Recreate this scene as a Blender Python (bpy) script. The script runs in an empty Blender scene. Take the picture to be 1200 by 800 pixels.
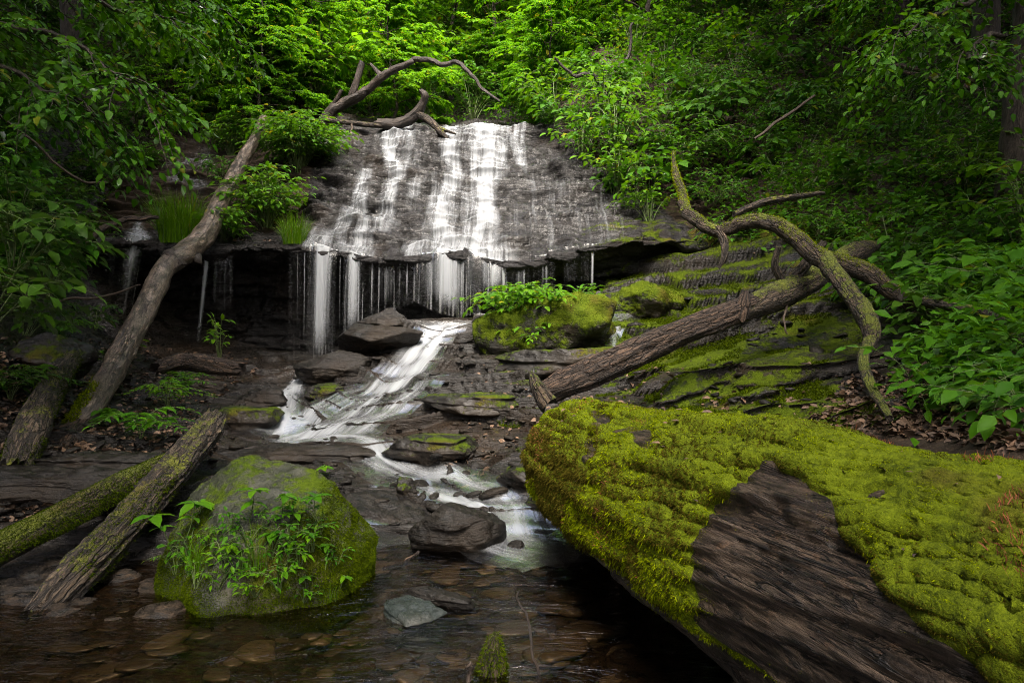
import bpy, math, random
import numpy as np
from mathutils import Vector

# ------------------------------------------------------------------ camera, world, sun, exposure
SC = bpy.context.scene
COL = SC.collection
CAMZ, FPX = 1.2, 800.0          # eye height above the pool; focal length in pixels of a 1200 px wide frame (24 mm)
cam = bpy.data.objects.new('camera', bpy.data.cameras.new('camera'))
COL.objects.link(cam)
cam.location = (0, 0, CAMZ)
cam.rotation_euler = (math.radians(90), 0, 0)
cam.data.lens, cam.data.sensor_width = 24.0, 36.0
cam.data.clip_start, cam.data.clip_end = 0.05, 500
SC.camera = cam

SUN_EL, SUN_AZ = math.radians(57), math.radians(178)      # azimuth from +Y (behind the falls), towards +X
w = bpy.data.worlds.new('World'); SC.world = w
w.use_nodes = True
wn = w.node_tree
sky = wn.nodes.new('ShaderNodeTexSky'); sky.sky_type = 'NISHITA'; sky.sun_disc = False
sky.sun_elevation, sky.sun_rotation = SUN_EL, SUN_AZ
sky.air_density, sky.dust_density, sky.ozone_density = 0.7, 8.0, 0.6
bg = wn.nodes['Background']; bg.inputs['Strength'].default_value = 0.15
wn.links.new(sky.outputs[0], bg.inputs['Color'])
sun = bpy.data.objects.new('sun', bpy.data.lights.new('sun', 'SUN'))
COL.objects.link(sun)
sun.data.energy, sun.data.angle, sun.data.color = 1.5, math.radians(26), (1.0, 0.96, 0.88)
sd = Vector((math.cos(SUN_EL)*math.sin(SUN_AZ), math.cos(SUN_EL)*math.cos(SUN_AZ), math.sin(SUN_EL)))
sun.rotation_euler = (-sd).to_track_quat('-Z', 'Y').to_euler()
sun.location = (0, 10, 30)
SC.view_settings.view_transform = 'Standard'; SC.view_settings.look = 'None'
SC.view_settings.exposure, SC.view_settings.gamma = 2.35, 1.0
SC.render.engine = 'CYCLES'
cy = SC.cycles
cy.use_denoising = True; cy.denoising_prefilter = 'NONE'; cy.filter_width = 1.0
cy.max_bounces, cy.diffuse_bounces, cy.glossy_bounces = 8, 4, 3
cy.transmission_bounces, cy.transparent_max_bounces = 4, 24
cy.caustics_reflective = cy.caustics_refractive = False
cy.sample_clamp_indirect = 1.5

# ------------------------------------------------------------------ numpy helpers
rng = np.random.default_rng(7)
random.seed(7)

def P(u, v, y):
    return np.array([(u-600)/FPX*y, y, CAMZ-(v-400)/FPX*y])

def to_px(p):
    y = np.maximum(p[..., 1], 0.05)
    return 600+p[..., 0]/y*FPX, 400-(p[..., 2]-CAMZ)/y*FPX

def _hash(ix, iy, iz, seed):
    h = (ix.astype(np.uint32)*np.uint32(374761393) + iy.astype(np.uint32)*np.uint32(668265263)
         + iz.astype(np.uint32)*np.uint32(2147483647) + np.uint32((seed*974634777) & 0xffffffff))
    h = (h ^ (h >> np.uint32(13)))*np.uint32(1274126177)
    h = (h ^ (h >> np.uint32(16)))*np.uint32(2246822519)
    h = h ^ (h >> np.uint32(15))
    return h.astype(np.float64)/4294967295.0*2-1

def vnoise(p, seed=0):
    p = np.asarray(p, float)
    f0 = np.floor(p); f = p-f0; i = f0.astype(np.int64)
    f = f*f*f*(f*(f*6-15)+10)
    x, y, z = i[..., 0], i[..., 1], i[..., 2]
    fx, fy, fz = f[..., 0], f[..., 1], f[..., 2]
    def H(a, b, c): return _hash(x+a, y+b, z+c, seed)
    c00 = H(0,0,0)*(1-fx)+H(1,0,0)*fx; c10 = H(0,1,0)*(1-fx)+H(1,1,0)*fx
    c01 = H(0,0,1)*(1-fx)+H(1,0,1)*fx; c11 = H(0,1,1)*(1-fx)+H(1,1,1)*fx
    return (c00*(1-fy)+c10*fy)*(1-fz)+(c01*(1-fy)+c11*fy)*fz

def fbm(p, octv=4, seed=0, gain=0.5):
    p = np.asarray(p, float); s = 0; a = 1.0; t = 0
    for k in range(octv):
        s = s+a*vnoise(p*(2.03**k)+k*17.3, seed+k); t += a; a *= gain
    return s/t

def sstep(a, b, x):
    t = np.clip((x-a)/(b-a), 0, 1); return t*t*(3-2*t)

def nrm(v):
    v = np.asarray(v, float)
    return v/np.maximum(np.linalg.norm(v, axis=-1, keepdims=True), 1e-9)

def polydist(px, py, poly):
    """distance to a polyline and the parameter (0..n-1) along it"""
    best = np.full(np.shape(px), 1e9); par = np.zeros(np.shape(px))
    for k in range(len(poly)-1):
        ax, ay = poly[k][:2]; bx, by = poly[k+1][:2]
        dx, dy = bx-ax, by-ay
        t = np.clip(((px-ax)*dx+(py-ay)*dy)/(dx*dx+dy*dy+1e-12), 0, 1)
        d = np.hypot(px-ax-t*dx, py-ay-t*dy)
        m = d < best
        best = np.where(m, d, best); par = np.where(m, k+t, par)
    return best, par

def inpoly(px, py, poly):
    c = np.zeros(np.shape(px), bool); n = len(poly)
    for k in range(n):
        x1, y1 = poly[k]; x2, y2 = poly[(k+1) % n]
        c ^= ((y1 > py) != (y2 > py)) & (px < (x2-x1)*(py-y1)/((y2-y1) or 1e-9)+x1)
    return c

def catmull(pts, n):
    pts = np.asarray(pts, float); m = len(pts)
    t = np.linspace(0, m-1, n); k = np.minimum(t.astype(int), m-2); f = (t-k)[:, None]
    g = lambda i: pts[np.clip(i, 0, m-1)]
    a, b, c, d = g(k-1), g(k), g(k+1), g(k+2)
    return 0.5*((2*b)+(c-a)*f+(2*a-5*b+4*c-d)*f*f+(3*b-a-3*c+d)*f**3)

# ------------------------------------------------------------------ mesh building
class Geo:
    def __init__(self): self.V = []; self.T = []; self.U = []; self.M = []; self.A = []; self.n = 0
    def add(self, V, T, uv=None, mat=0, attr=None):
        V = np.asarray(V, float).reshape(-1, 3); T = np.asarray(T, np.int64).reshape(-1, 3)
        self.V.append(V); self.T.append(T+self.n)
        self.U.append(np.zeros((len(V), 2)) if uv is None else np.asarray(uv, float))
        self.A.append(np.zeros(len(V)) if attr is None else np.broadcast_to(np.asarray(attr, float), (len(V),)))
        self.M.append(np.full(len(T), mat)); self.n += len(V)
    def build(self, name, mats, parent=None, smooth=True, attr_name=None, extra=None):
        V = np.concatenate(self.V); T = np.concatenate(self.T); U = np.concatenate(self.U); M = np.concatenate(self.M)
        me = bpy.data.meshes.new(name)
        me.vertices.add(len(V)); me.vertices.foreach_set('co', V.astype(np.float32).ravel())
        me.loops.add(len(T)*3); me.loops.foreach_set('vertex_index', T.astype(np.int32).ravel())
        me.polygons.add(len(T)); me.polygons.foreach_set('loop_start', (np.arange(len(T))*3).astype(np.int32))
        mats = mats if isinstance(mats, (list, tuple)) else [mats]
        for m in mats: me.materials.append(m)
        if len(mats) > 1: me.polygons.foreach_set('material_index', M.astype(np.int32))
        me.polygons.foreach_set('use_smooth', np.full(len(T), smooth))
        if U.any():
            l = me.uv_layers.new(name='UVMap'); l.data.foreach_set('uv', U[T.ravel()].astype(np.float32).ravel())
        if attr_name:
            a = me.attributes.new(attr_name, 'FLOAT', 'POINT'); a.data.foreach_set('value', np.concatenate(self.A).astype(np.float32))
        for k, val in (extra or {}).items():
            a = me.attributes.new(k, 'FLOAT', 'POINT'); a.data.foreach_set('value', np.asarray(val, np.float32).ravel())
        me.update(calc_edges=True)
        o = bpy.data.objects.new(name, me); COL.objects.link(o)
        if parent is not None: o.parent = parent
        return o

def grid_tris(nu, nv):
    i, j = np.meshgrid(np.arange(nu-1), np.arange(nv-1), indexing='ij')
    a = (i*nv+j).ravel(); b = ((i+1)*nv+j).ravel(); c = b+1; d = a+1
    return np.concatenate([np.stack([a, b, c], 1), np.stack([a, c, d], 1)])

def grid_normals(G):
    du = np.gradient(G, axis=0); dv = np.gradient(G, axis=1)
    return nrm(np.cross(du, dv))

def thing(name, label, cat, loc=(0, 0, 0), rotz=0, group=None):
    o = bpy.data.objects.new(name, None); COL.objects.link(o)
    o.empty_display_size = 0.1
    o.location = loc; o.rotation_euler = (0, 0, rotz)
    return tag(o, label, cat, group)

def tag(o, label, cat, group=None, kind=None):
    o['label'] = label; o['category'] = cat
    if group: o['group'] = group
    if kind: o['kind'] = kind
    return o

def struct(o, label=None):
    o['kind'] = 'structure'
    if label: o['label'] = label
    return o

def stuff(o, label, cat):
    o['kind'] = 'stuff'; o['label'] = label; o['category'] = cat
    return o

def dup(root, loc, rotz=0, scale=1.0, label=None, group=None, tilt=(0, 0)):
    def cp(o, parent=None):
        c = o.copy(); COL.objects.link(c); c.parent = parent
        for ch in list(o.children): cp(ch, c)
        return c
    r = cp(root)
    put(r, loc, rotz, scale, label, group, tilt)
    return r

def put(r, loc, rotz=0, scale=1.0, label=None, group=None, tilt=(0, 0)):
    r.location = tuple(float(v) for v in loc); r.rotation_euler = (tilt[0], tilt[1], rotz)
    r.scale = (scale,)*3 if np.isscalar(scale) else scale
    if label: r['label'] = label
    if group: r['group'] = group

# ------------------------------------------------------------------ materials
def mat(name):
    m = bpy.data.materials.new(name); m.use_nodes = True
    nt = m.node_tree; nt.nodes.clear()
    out = nt.nodes.new('ShaderNodeOutputMaterial')
    return m, nt, out

class NB:
    """tiny node builder"""
    def __init__(self, nt): self.nt = nt
    def n(self, typ, ins=None, out=0, **props):
        nd = self.nt.nodes.new(typ)
        for k, v in props.items(): setattr(nd, k, v)
        for k, v in (ins or {}).items():
            s = nd.inputs[k]
            if isinstance(v, bpy.types.NodeSocket): self.nt.links.new(v, s)
            elif isinstance(v, bpy.types.Node): self.nt.links.new(v.outputs[0], s)
            else:
                if s.type == 'RGBA' and len(v) == 3: v = (*v, 1)
                s.default_value = v
        return nd.outputs[out] if out is not None else nd
    def math(self, op, a, b=0.0, c=None, clamp=False):
        ins = {0: a, 1: b}
        if c is not None: ins[2] = c
        return self.n('ShaderNodeMath', ins, operation=op, use_clamp=clamp)
    def noise(self, vec, scale, detail=4, rough=0.55, dist=0.0, col=False):
        return self.n('ShaderNodeTexNoise', {'Vector': vec, 'Scale': scale, 'Detail': detail, 'Roughness': rough, 'Distortion': dist}, out=1 if col else 0)
    def ramp(self, fac, stops, interp='LINEAR'):
        nd = self.nt.nodes.new('ShaderNodeValToRGB'); self.nt.links.new(fac, nd.inputs[0])
        cr = nd.color_ramp; cr.interpolation = interp
        while len(cr.elements) < len(stops): cr.elements.new(0.5)
        for e, (p, c) in zip(cr.elements, stops):
            e.position = p; e.color = (*c, 1) if not np.isscalar(c) else (c, c, c, 1)
        return nd.outputs[0]
    def mix(self, fac, a, b, blend='MIX'):
        nd = self.nt.nodes.new('ShaderNodeMix'); nd.data_type = 'RGBA'; nd.blend_type = blend
        for s, v in ((nd.inputs[0], fac), (nd.inputs[6], a), (nd.inputs[7], b)):
            if isinstance(v, bpy.types.NodeSocket): self.nt.links.new(v, s)
            else: s.default_value = v if np.isscalar(v) else ((*v, 1) if len(v) == 3 else v)
        return nd.outputs[2]
    def mapr(self, v, a, b, c=0.0, d=1.0, smooth=True):
        return self.n('ShaderNodeMapRange', {0: v, 1: a, 2: b, 3: c, 4: d}, interpolation_type='SMOOTHSTEP' if smooth else 'LINEAR')
    def pos(self): return self.n('ShaderNodeNewGeometry', out=0)
    def objco(self): return self.n('ShaderNodeTexCoord', out=3)
    def scale(self, vec, s):
        return self.n('ShaderNodeMapping', {'Vector': vec, 'Scale': s})
    def attr(self, name): return self.n('ShaderNodeAttribute', out=2, attribute_name=name)
    def normz(self):
        g = self.n('ShaderNodeNewGeometry', out=1)
        return self.n('ShaderNodeSeparateXYZ', {0: g}, out=2)
    def bump(self, h, strength=0.5, dist=0.02, normal=None):
        ins = {'Height': h, 'Strength': strength, 'Distance': dist}
        if normal is not None: ins['Normal'] = normal
        return self.n('ShaderNodeBump', ins)
    def link(self, a, b): self.nt.links.new(a, b)

def moss_color(b, vec, dark=(0.03, 0.055, 0.006), lite=(0.13, 0.17, 0.012), brown=(0.07, 0.045, 0.012)):
    n1 = b.noise(vec, 5.0, 5, 0.6); n2 = b.noise(vec, 60.0, 3, 0.6); n3 = b.noise(vec, 1.7, 3)
    f = b.math('ADD', b.math('MULTIPLY', n1, 0.6), b.math('MULTIPLY', n2, 0.5))
    c = b.ramp(f, [(0.36, dark), (0.58, lite), (0.75, tuple(v*1.25 for v in lite))])
    return b.mix(b.mapr(n3, 0.56, 0.72, 0, 0.75), c, brown)

def rock_material(name, c0, c1, rough=(0.12, 0.5), moss=0.0, strata=6.0, use_attr=False, bump=0.6, soil=False, mosscol=None):
    m, nt, out = mat(name); b = NB(nt)
    vec = b.pos() if use_attr else b.objco()
    sv = b.scale(vec, (1.0, 1.0, strata))
    n1 = b.noise(sv, 2.2, 8, 0.62, 0.3); n2 = b.noise(sv, 14.0, 6, 0.6); n3 = b.noise(vec, 1.1, 4); n4 = b.noise(vec, 90, 3, 0.6)
    f = b.math('ADD', b.math('MULTIPLY', n1, 0.6), b.math('MULTIPLY', n2, 0.45))
    col = b.ramp(f, [(0.3, tuple(v*0.45 for v in c0)), (0.48, c0), (0.66, c1), (0.8, tuple(v*1.5 for v in c1))])
    col = b.mix(b.mapr(n3, 0.5, 0.68, 0, 0.55), col, (c1[0]*1.1, c1[1]*0.8, c1[2]*0.5))          # iron-brown staining
    ro = b.mapr(n2, 0.3, 0.7, rough[0], rough[1])
    h = b.math('ADD', b.math('MULTIPLY', n1, 1.0), b.math('ADD', b.math('MULTIPLY', n2, 0.5), b.math('MULTIPLY', n4, 0.12)))
    if soil:
        sf = b.mapr(b.math('ADD', b.attr('litter'), b.math('MULTIPLY', b.math('SUBTRACT', n2, 0.5), 0.9)), 0.4, 0.6)
        sc = b.ramp(b.noise(vec, 22, 6, 0.7), [(0.3, (0.008, 0.006, 0.004)), (0.55, (0.03, 0.02, 0.012)), (0.75, (0.075, 0.05, 0.03))])
        col = b.mix(sf, col, sc); ro = b.mix(sf, ro, (0.85,)*3)
    nz = b.normz()
    mn = b.math('ADD', b.noise(vec, 3.0, 6, 0.65), b.math('MULTIPLY', b.math('SUBTRACT', b.noise(vec, 28, 4, 0.6), 0.5), 0.5))
    amt = b.attr('moss') if use_attr else moss
    k = b.math('ADD', b.math('ADD', mn, b.math('MULTIPLY', nz, 0.22)), b.math('SUBTRACT', amt, 1.0))
    mf = b.mapr(k, 0.05, 0.2)
    mc = moss_color(b, vec, **(mosscol or {}))
    col = b.mix(mf, col, mc); ro = b.mix(mf, ro, (0.9,)*3)
    hm = b.math('MULTIPLY', b.noise(vec, 120, 2, 0.7), 0.5)
    h2 = b.math('ADD', h, b.math('MULTIPLY', mf, b.math('ADD', hm, 0.25)))
    bs = b.n('ShaderNodeBsdfPrincipled', {'Base Color': col, 'Roughness': ro, 'Specular IOR Level': b.math('SUBTRACT', 0.24, b.math('MULTIPLY', mf, 0.18)),
                                        'Normal': b.bump(h2, bump, 0.03)}, out=None)
    b.link(bs.outputs[0], out.inputs[0])
    return m

def bark_material(name, c0, c1, moss=0.0, rough=0.7, stretch=(9, 1.2), crack=0.9, mosscol=None, plates=0.0, patch=0.0):
    """moss: -1 none .. 1 all over; the tube's uv is in metres (around, along)"""
    m, nt, out = mat(name); b = NB(nt)
    uv = b.n('ShaderNodeTexCoord', out=2); ob = b.objco()
    sv = b.scale(uv, (stretch[0], stretch[1], 1))
    n1 = b.noise(sv, 3.0, 8, 0.65, 0.6); n2 = b.noise(sv, 12.0, 5, 0.6, 0.3); n3 = b.noise(ob, 2.5, 4); n4 = b.noise(ob, 40, 4, 0.65)
    f = b.math('ADD', b.math('MULTIPLY', n1, 0.65), b.math('MULTIPLY', n2, 0.4))
    col = b.ramp(f, [(0.38, tuple(v*0.25 for v in c0)), (0.48, c0), (0.58, c1), (0.72, tuple(min(1, v*1.5) for v in c1))])
    col = b.mix(b.mapr(n3, 0.5, 0.7, 0, 0.5), col, tuple(v*0.5 for v in c0))
    if patch:
        n5 = b.noise(b.scale(uv, (2.5, 1.2, 1)), 3.0, 7, 0.7, 1.0); n6 = b.noise(b.scale(uv, (5, 2.2, 1)), 5.0, 5, 0.7, 0.5)
        col = b.mix(b.mapr(n5, 0.5, 0.62, 0, 0.8*patch), col, tuple(v*0.22 for v in c0))
        ck = b.math('ABSOLUTE', b.math('SUBTRACT', b.noise(b.scale(uv, (7, 0.7, 1)), 2.2, 5, 0.6, 0.8), 0.5)); ckf = b.mapr(ck, 0.0, 0.022)
        col = b.mix(ckf, tuple(v*0.12 for v in c0), col); n1 = b.math('ADD', n1, b.math('MULTIPLY', ckf, 0.7*patch))
        col = b.mix(b.mapr(n6, 0.58, 0.68, 0, 0.6*patch), col, (c1[0]*1.9, c1[1]*1.6, c1[2]*1.35))
    if plates:
        vd = b.n('ShaderNodeTexVoronoi', {'Vector': b.mix(0.12, b.scale(uv, (3.4, .65, 1)), b.noise(uv, 9, 4, 0.6, col=True)), 'Scale': 11.0*plates}, feature='DISTANCE_TO_EDGE')
        ed = b.mapr(vd, 0.0, 0.16); col = b.mix(ed, tuple(v*0.4 for v in c0), col)
        n1 = b.math('ADD', n1, b.math('MULTIPLY', ed, 0.8))
    h = b.math('ADD', n1, b.math('ADD', b.math('MULTIPLY', n2, 0.6), b.math('MULTIPLY', n4, 0.25)))
    nz = b.normz()
    mn = b.math('ADD', b.noise(ob, 4.0, 6, 0.65), b.math('MULTIPLY', b.math('SUBTRACT', n4, 0.5), 0.6))
    k = b.math('ADD', b.math('ADD', mn, b.math('MULTIPLY', nz, 0.25)), moss-1.0)
    mf = b.mapr(k, 0.0, 0.14)
    col = b.mix(mf, col, moss_color(b, ob, **(mosscol or {})))
    h = b.math('ADD', h, b.math('MULTIPLY', mf, b.math('MULTIPLY', b.noise(ob, 140, 2, 0.7), 0.9)))
    ro = b.mix(mf, (rough,)*3, (0.92,)*3)
    bs = b.n('ShaderNodeBsdfPrincipled', {'Base Color': col, 'Roughness': ro, 'Specular IOR Level': 0.4, 'Normal': b.bump(h, crack, 0.03)}, out=None)
    b.link(bs.outputs[0], out.inputs[0])
    return m

def leaf_material(name, c0, c1, trans=0.45, tc=None, rough=0.45, gloss=0.3):
    """leaf colour varies from leaf to leaf and from plant to plant"""
    m, nt, out = mat(name); b = NB(nt)
    isl = b.n('ShaderNodeNewGeometry', out=8)
    obr = b.n('ShaderNodeObjectInfo', out=5)
    f = b.math('ADD', b.math('MULTIPLY', isl, 0.7), b.math('MULTIPLY', obr, 0.3))
    col = b.ramp(f, [(0.05, c0), (0.5, tuple((a+c)/2 for a, c in zip(c0, c1))), (0.95, c1)])
    col = b.mix(b.mapr(isl, 0.972, 0.975), col, (c1[0]*1.9, c1[1]*.85, c1[2]*2)) if gloss else col
    tcol = b.mix(1.0, col, tc or (1.5, 1.35, 0.6), 'MULTIPLY')
    d = b.n('ShaderNodeBsdfDiffuse', {'Color': col})
    t = b.n('ShaderNodeBsdfTranslucent', {'Color': tcol})
    g = b.n('ShaderNodeBsdfGlossy', {'Color': (1, 1, 1), 'Roughness': rough})
    s = b.n('ShaderNodeMixShader', {0: trans, 1: d, 2: t})
    if gloss:
        fr = b.n('ShaderNodeFresnel', {'IOR': 1.35})
        s = b.n('ShaderNodeMixShader', {0: b.math('MULTIPLY', fr, gloss), 1: s, 2: g})
    b.link(s, out.inputs[0])
    return m

def plain_material(name, col, rough=0.8, var=0.4, scale=20):
    m, nt, out = mat(name); b = NB(nt)
    n = b.noise(b.objco(), scale, 5, 0.6)
    isl = b.n('ShaderNodeNewGeometry', out=8)
    f = b.math('ADD', b.math('MULTIPLY', n, 0.5), b.math('MULTIPLY', isl, 0.5))
    c = b.ramp(f, [(0.2, tuple(v*(1-var) for v in col)), (0.5, col), (0.8, tuple(min(1, v*(1+var)) for v in col))])
    bs = b.n('ShaderNodeBsdfPrincipled', {'Base Color': c, 'Roughness': rough, 'Normal': b.bump(n, 0.4, 0.01)}, out=None)
    b.link(bs.outputs[0], out.inputs[0])
    return m

def silk_material(name, gain=1.0, scale=(38, 1.6), film=0.5, warp=0.0, soft=1.25, contrast=1.5):
    """running water: clear glossy film, whitening into silky streaks by the mesh attribute foam; uv in metres (across, along the flow)"""
    m, nt, out = mat(name); b = NB(nt)
    uv = b.n('ShaderNodeTexCoord', out=2)
    sv = b.scale(uv, (scale[0], scale[1], 1))
    sv2 = b.scale(uv, (scale[0]*0.25, scale[1]*0.5, 1))
    s1 = b.noise(sv, 1.0, 4, 0.6, warp); s2 = b.noise(sv2, 1.0, 3, 0.5, warp)
    foam = b.attr('foam')
    st = b.math('ADD', b.math('MULTIPLY', s1, 1.1), b.math('MULTIPLY', s2, 0.9))          # about 1
    k = b.math('SUBTRACT', b.math('MULTIPLY', foam, 1.9), b.math('MULTIPLY', b.math('SUBTRACT', 1.25, st), contrast))
    a = b.math('MULTIPLY', b.mapr(k, 0.0, soft), gain, clamp=True)
    a = b.math('MULTIPLY', a, b.mapr(foam, 0.0, 0.12))
    wcol = (0.49, 0.52, 0.55)
    white = b.n('ShaderNodeMixShader', {0: 0.45, 1: b.n('ShaderNodeBsdfDiffuse', {'Color': wcol}), 2: b.n('ShaderNodeBsdfTranslucent', {'Color': wcol})})
    nb = b.bump(st, 0.35, 0.02)
    fr = b.n('ShaderNodeFresnel', {'IOR': 1.33, 'Normal': nb})
    gl = b.n('ShaderNodeBsdfGlossy', {'Color': (1, 1, 1), 'Roughness': 0.25, 'Normal': nb})
    tr = b.n('ShaderNodeBsdfTransparent', {'Color': (0.97, 0.97, 0.96)})
    fm = b.n('ShaderNodeMixShader', {0: b.math('MULTIPLY', fr, film), 1: tr, 2: gl})
    s = b.n('ShaderNodeMixShader', {0: a, 1: fm, 2: white})
    b.link(s, out.inputs[0])
    return m

M = {}
M['ground'] = rock_material('ground_rock', (0.009, 0.008, 0.007), (0.022, 0.0185, 0.015), (0.16, 0.5), use_attr=True, soil=True, bump=1.0, mosscol=dict(dark=(0.012, 0.022, 0.002), lite=(0.055, 0.08, 0.004)))
M['cliff'] = rock_material('wet_shale', (0.008, 0.0075, 0.0075), (0.018, 0.016, 0.0155), (0.16, 0.5), use_attr=True, soil=True, strata=11.0, bump=1.0, mosscol=dict(dark=(0.012, 0.022, 0.002), lite=(0.055, 0.08, 0.004)))
M['rock'] = rock_material('stream_rock', (0.007, 0.006, 0.005), (0.02, 0.017, 0.013), (0.25, 0.75), moss=-0.2, strata=6.0, bump=.9)
M['mound_rock'] = rock_material('mound_rock', (0.013, 0.012, 0.01), (0.032, 0.03, 0.024), (0.25, 0.6), moss=0.7, strata=5.0, bump=.9, mosscol=dict(dark=(0.015, 0.03, 0.003), lite=(0.065, 0.09, 0.005)))
M['rock_mossy'] = rock_material('mossy_rock', (0.008, 0.007, 0.006), (0.022, 0.019, 0.015), (0.25, 0.75), moss=0.42, strata=3.0, mosscol=dict(dark=(0.015, 0.03, 0.004), lite=(0.04, 0.06, 0.004)))
M['boulder'] = rock_material('boulder_rock', (0.02, 0.022, 0.014), (0.055, 0.056, 0.04), (0.4, 0.75), moss=0.46, strata=1.0, mosscol=dict(dark=(0.02, 0.035, 0.004), lite=(0.045, 0.068, 0.004)))
M['slab_pale'] = rock_material('pale_slab', (0.02, 0.025, 0.023), (0.05, 0.058, 0.056), (0.12, 0.4), moss=-0.3, strata=3.0)
M['bark_brown'] = bark_material('brown_bark', (0.032, 0.019, 0.011), (0.085, 0.052, 0.032), moss=0.12, rough=0.75, plates=1.0, patch=.5)
M['bark_wet'] = bark_material('wet_smooth_wood', (0.062, 0.047, 0.036), (0.175, 0.138, 0.11), moss=-0.25, rough=0.3, stretch=(6, 2.2), crack=0.5, patch=1.0)
M['bark_mossy'] = bark_material('mossy_bark', (0.028, 0.019, 0.011), (0.075, 0.052, 0.032), moss=0.42, rough=0.8, plates=1.2, mosscol=dict(dark=(0.03, 0.045, 0.005), lite=(0.11, 0.13, 0.01)))
M['bark_half'] = bark_material('part_mossy_bark', (0.036, 0.026, 0.017), (0.10, 0.072, 0.048), moss=0.27, rough=0.75, plates=.9, patch=.7, mosscol=dict(dark=(0.04, 0.05, 0.006), lite=(0.14, 0.15, 0.012)))
M['bark_dark'] = bark_material('dark_tree_bark', (0.022, 0.017, 0.012), (0.055, 0.043, 0.032), moss=0.0, rough=0.85)
M['dead'] = bark_material('dead_dark_wood', (0.012, 0.008, 0.006), (0.036, 0.025, 0.018), moss=-0.4, rough=0.6, crack=0.8)
M['old_wood'] = bark_material('weathered_log_wood', (0.022, 0.014, 0.009), (0.075, 0.053, 0.037), moss=-0.02, rough=0.5, stretch=(12, 1.1), crack=1.0, patch=1.0)
M['twig'] = plain_material('twig_wood', (0.05, 0.035, 0.024), 0.8)
M['stem'] = plain_material('green_stem', (0.06, 0.09, 0.02), 0.6)
M['litter'] = plain_material('dead_leaves', (0.085, 0.05, 0.028), 0.7, 0.7, 8)
M['red_moss'] = plain_material('red_moss_stalks', (0.16, 0.045, 0.012), 0.8, 0.5)
M['leaf_bright'] = leaf_material('leaf_bright', (0.035, 0.135, 0.002), (0.11, 0.245, 0.003), 0.5, gloss=.2)
M['leaf_mid'] = leaf_material('leaf_mid', (0.02, 0.09, 0.002), (0.062, 0.175, 0.003), 0.45, gloss=.2)
M['leaf_deep'] = leaf_material('leaf_deep', (0.016, 0.055, 0.003), (0.045, 0.11, 0.004), 0.4, gloss=.2)
M['leaf_back'] = leaf_material('leaf_back', (0.045, 0.165, 0.004), (0.13, 0.295, 0.008), 0.6, gloss=.12)
M['grass'] = leaf_material('grass_blade', (0.045, 0.12, 0.002), (0.10, 0.21, 0.004), 0.45, gloss=.2)
M['moss_tuft'] = leaf_material('moss_tuft', (0.06, 0.09, 0.002), (0.27, 0.33, 0.004), 0.35, tc=(1.3, 1.2, 0.7), gloss=0)
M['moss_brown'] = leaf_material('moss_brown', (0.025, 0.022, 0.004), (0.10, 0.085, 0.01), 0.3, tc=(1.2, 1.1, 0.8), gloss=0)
M['moss_dim'] = leaf_material('moss_dim_tuft', (0.016, 0.032, 0.002), (0.075, 0.105, 0.003), 0.3, tc=(1.3, 1.2, 0.7), gloss=0)
M['silk'] = silk_material('silky_water', 0.72, (20, 0.3), contrast=1.1)
M['silk_film'] = silk_material('falls_film', 0.8, (26, 0.8), film=0.2, soft=2.15, contrast=1.9)
M['silk_flow'] = silk_material('stream_flow', 0.85, (16, 1.1), film=0.3, warp=0.6, soft=1.6)

def pool_material():
    m, nt, out = mat('pool_water'); b = NB(nt)
    p = b.pos()
    sv = b.scale(p, (2.2, 7.0, 1)); sv2 = b.scale(p, (7, 20, 1))
    h = b.math('ADD', b.noise(sv, 1.0, 4, 0.6, 1.2), b.math('MULTIPLY', b.noise(sv2, 1.0, 3, 0.6, 0.8), 0.35))
    nb = b.bump(h, 0.7, 0.06)
    fr = b.n('ShaderNodeFresnel', {'IOR': 1.33, 'Normal': nb})
    gl = b.n('ShaderNodeBsdfGlossy', {'Color': (1, 1, 1), 'Roughness': 0.07, 'Normal': nb})
    tr = b.n('ShaderNodeBsdfTransparent', {'Color': (0.55, 0.46, 0.35)})
    s = b.n('ShaderNodeMixShader', {0: fr, 1: tr, 2: gl})
    b.link(s, out.inputs[0])
    return m
M['pool'] = pool_material()
#@@STRUCTURE
# ------------------------------------------------------------------ terrain
def base_height(x, y):
    fl = np.interp(y, [-30, 0, 3.7, 4.2, 5, 6, 7, 8, 9.3, 10.5, 12, 14, 20, 40, 80],
                   [-.2, -.16, -.14, .06, .22, .48, .7, .95, 1.0, 1.1, 2.4, 4.8, 9.0, 27, 40])
    xr = np.interp(y, [0, 4, 7, 10, 14, 30], [1.0, 1.5, 2.6, 2.4, 1.2, 0.5])
    xl = np.interp(y, [0, 3.3, 4, 7, 10, 14, 30], [-2.3, -2.3, -2.1, -3.0, -5.6, -5.0, -3.5])
    sp = lambda t, k=2.5: np.logaddexp(0, k*t)/k
    return fl+0.72*np.minimum(sp(x-xr), 26)+0.62*np.minimum(sp(xl-x), 26)

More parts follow.
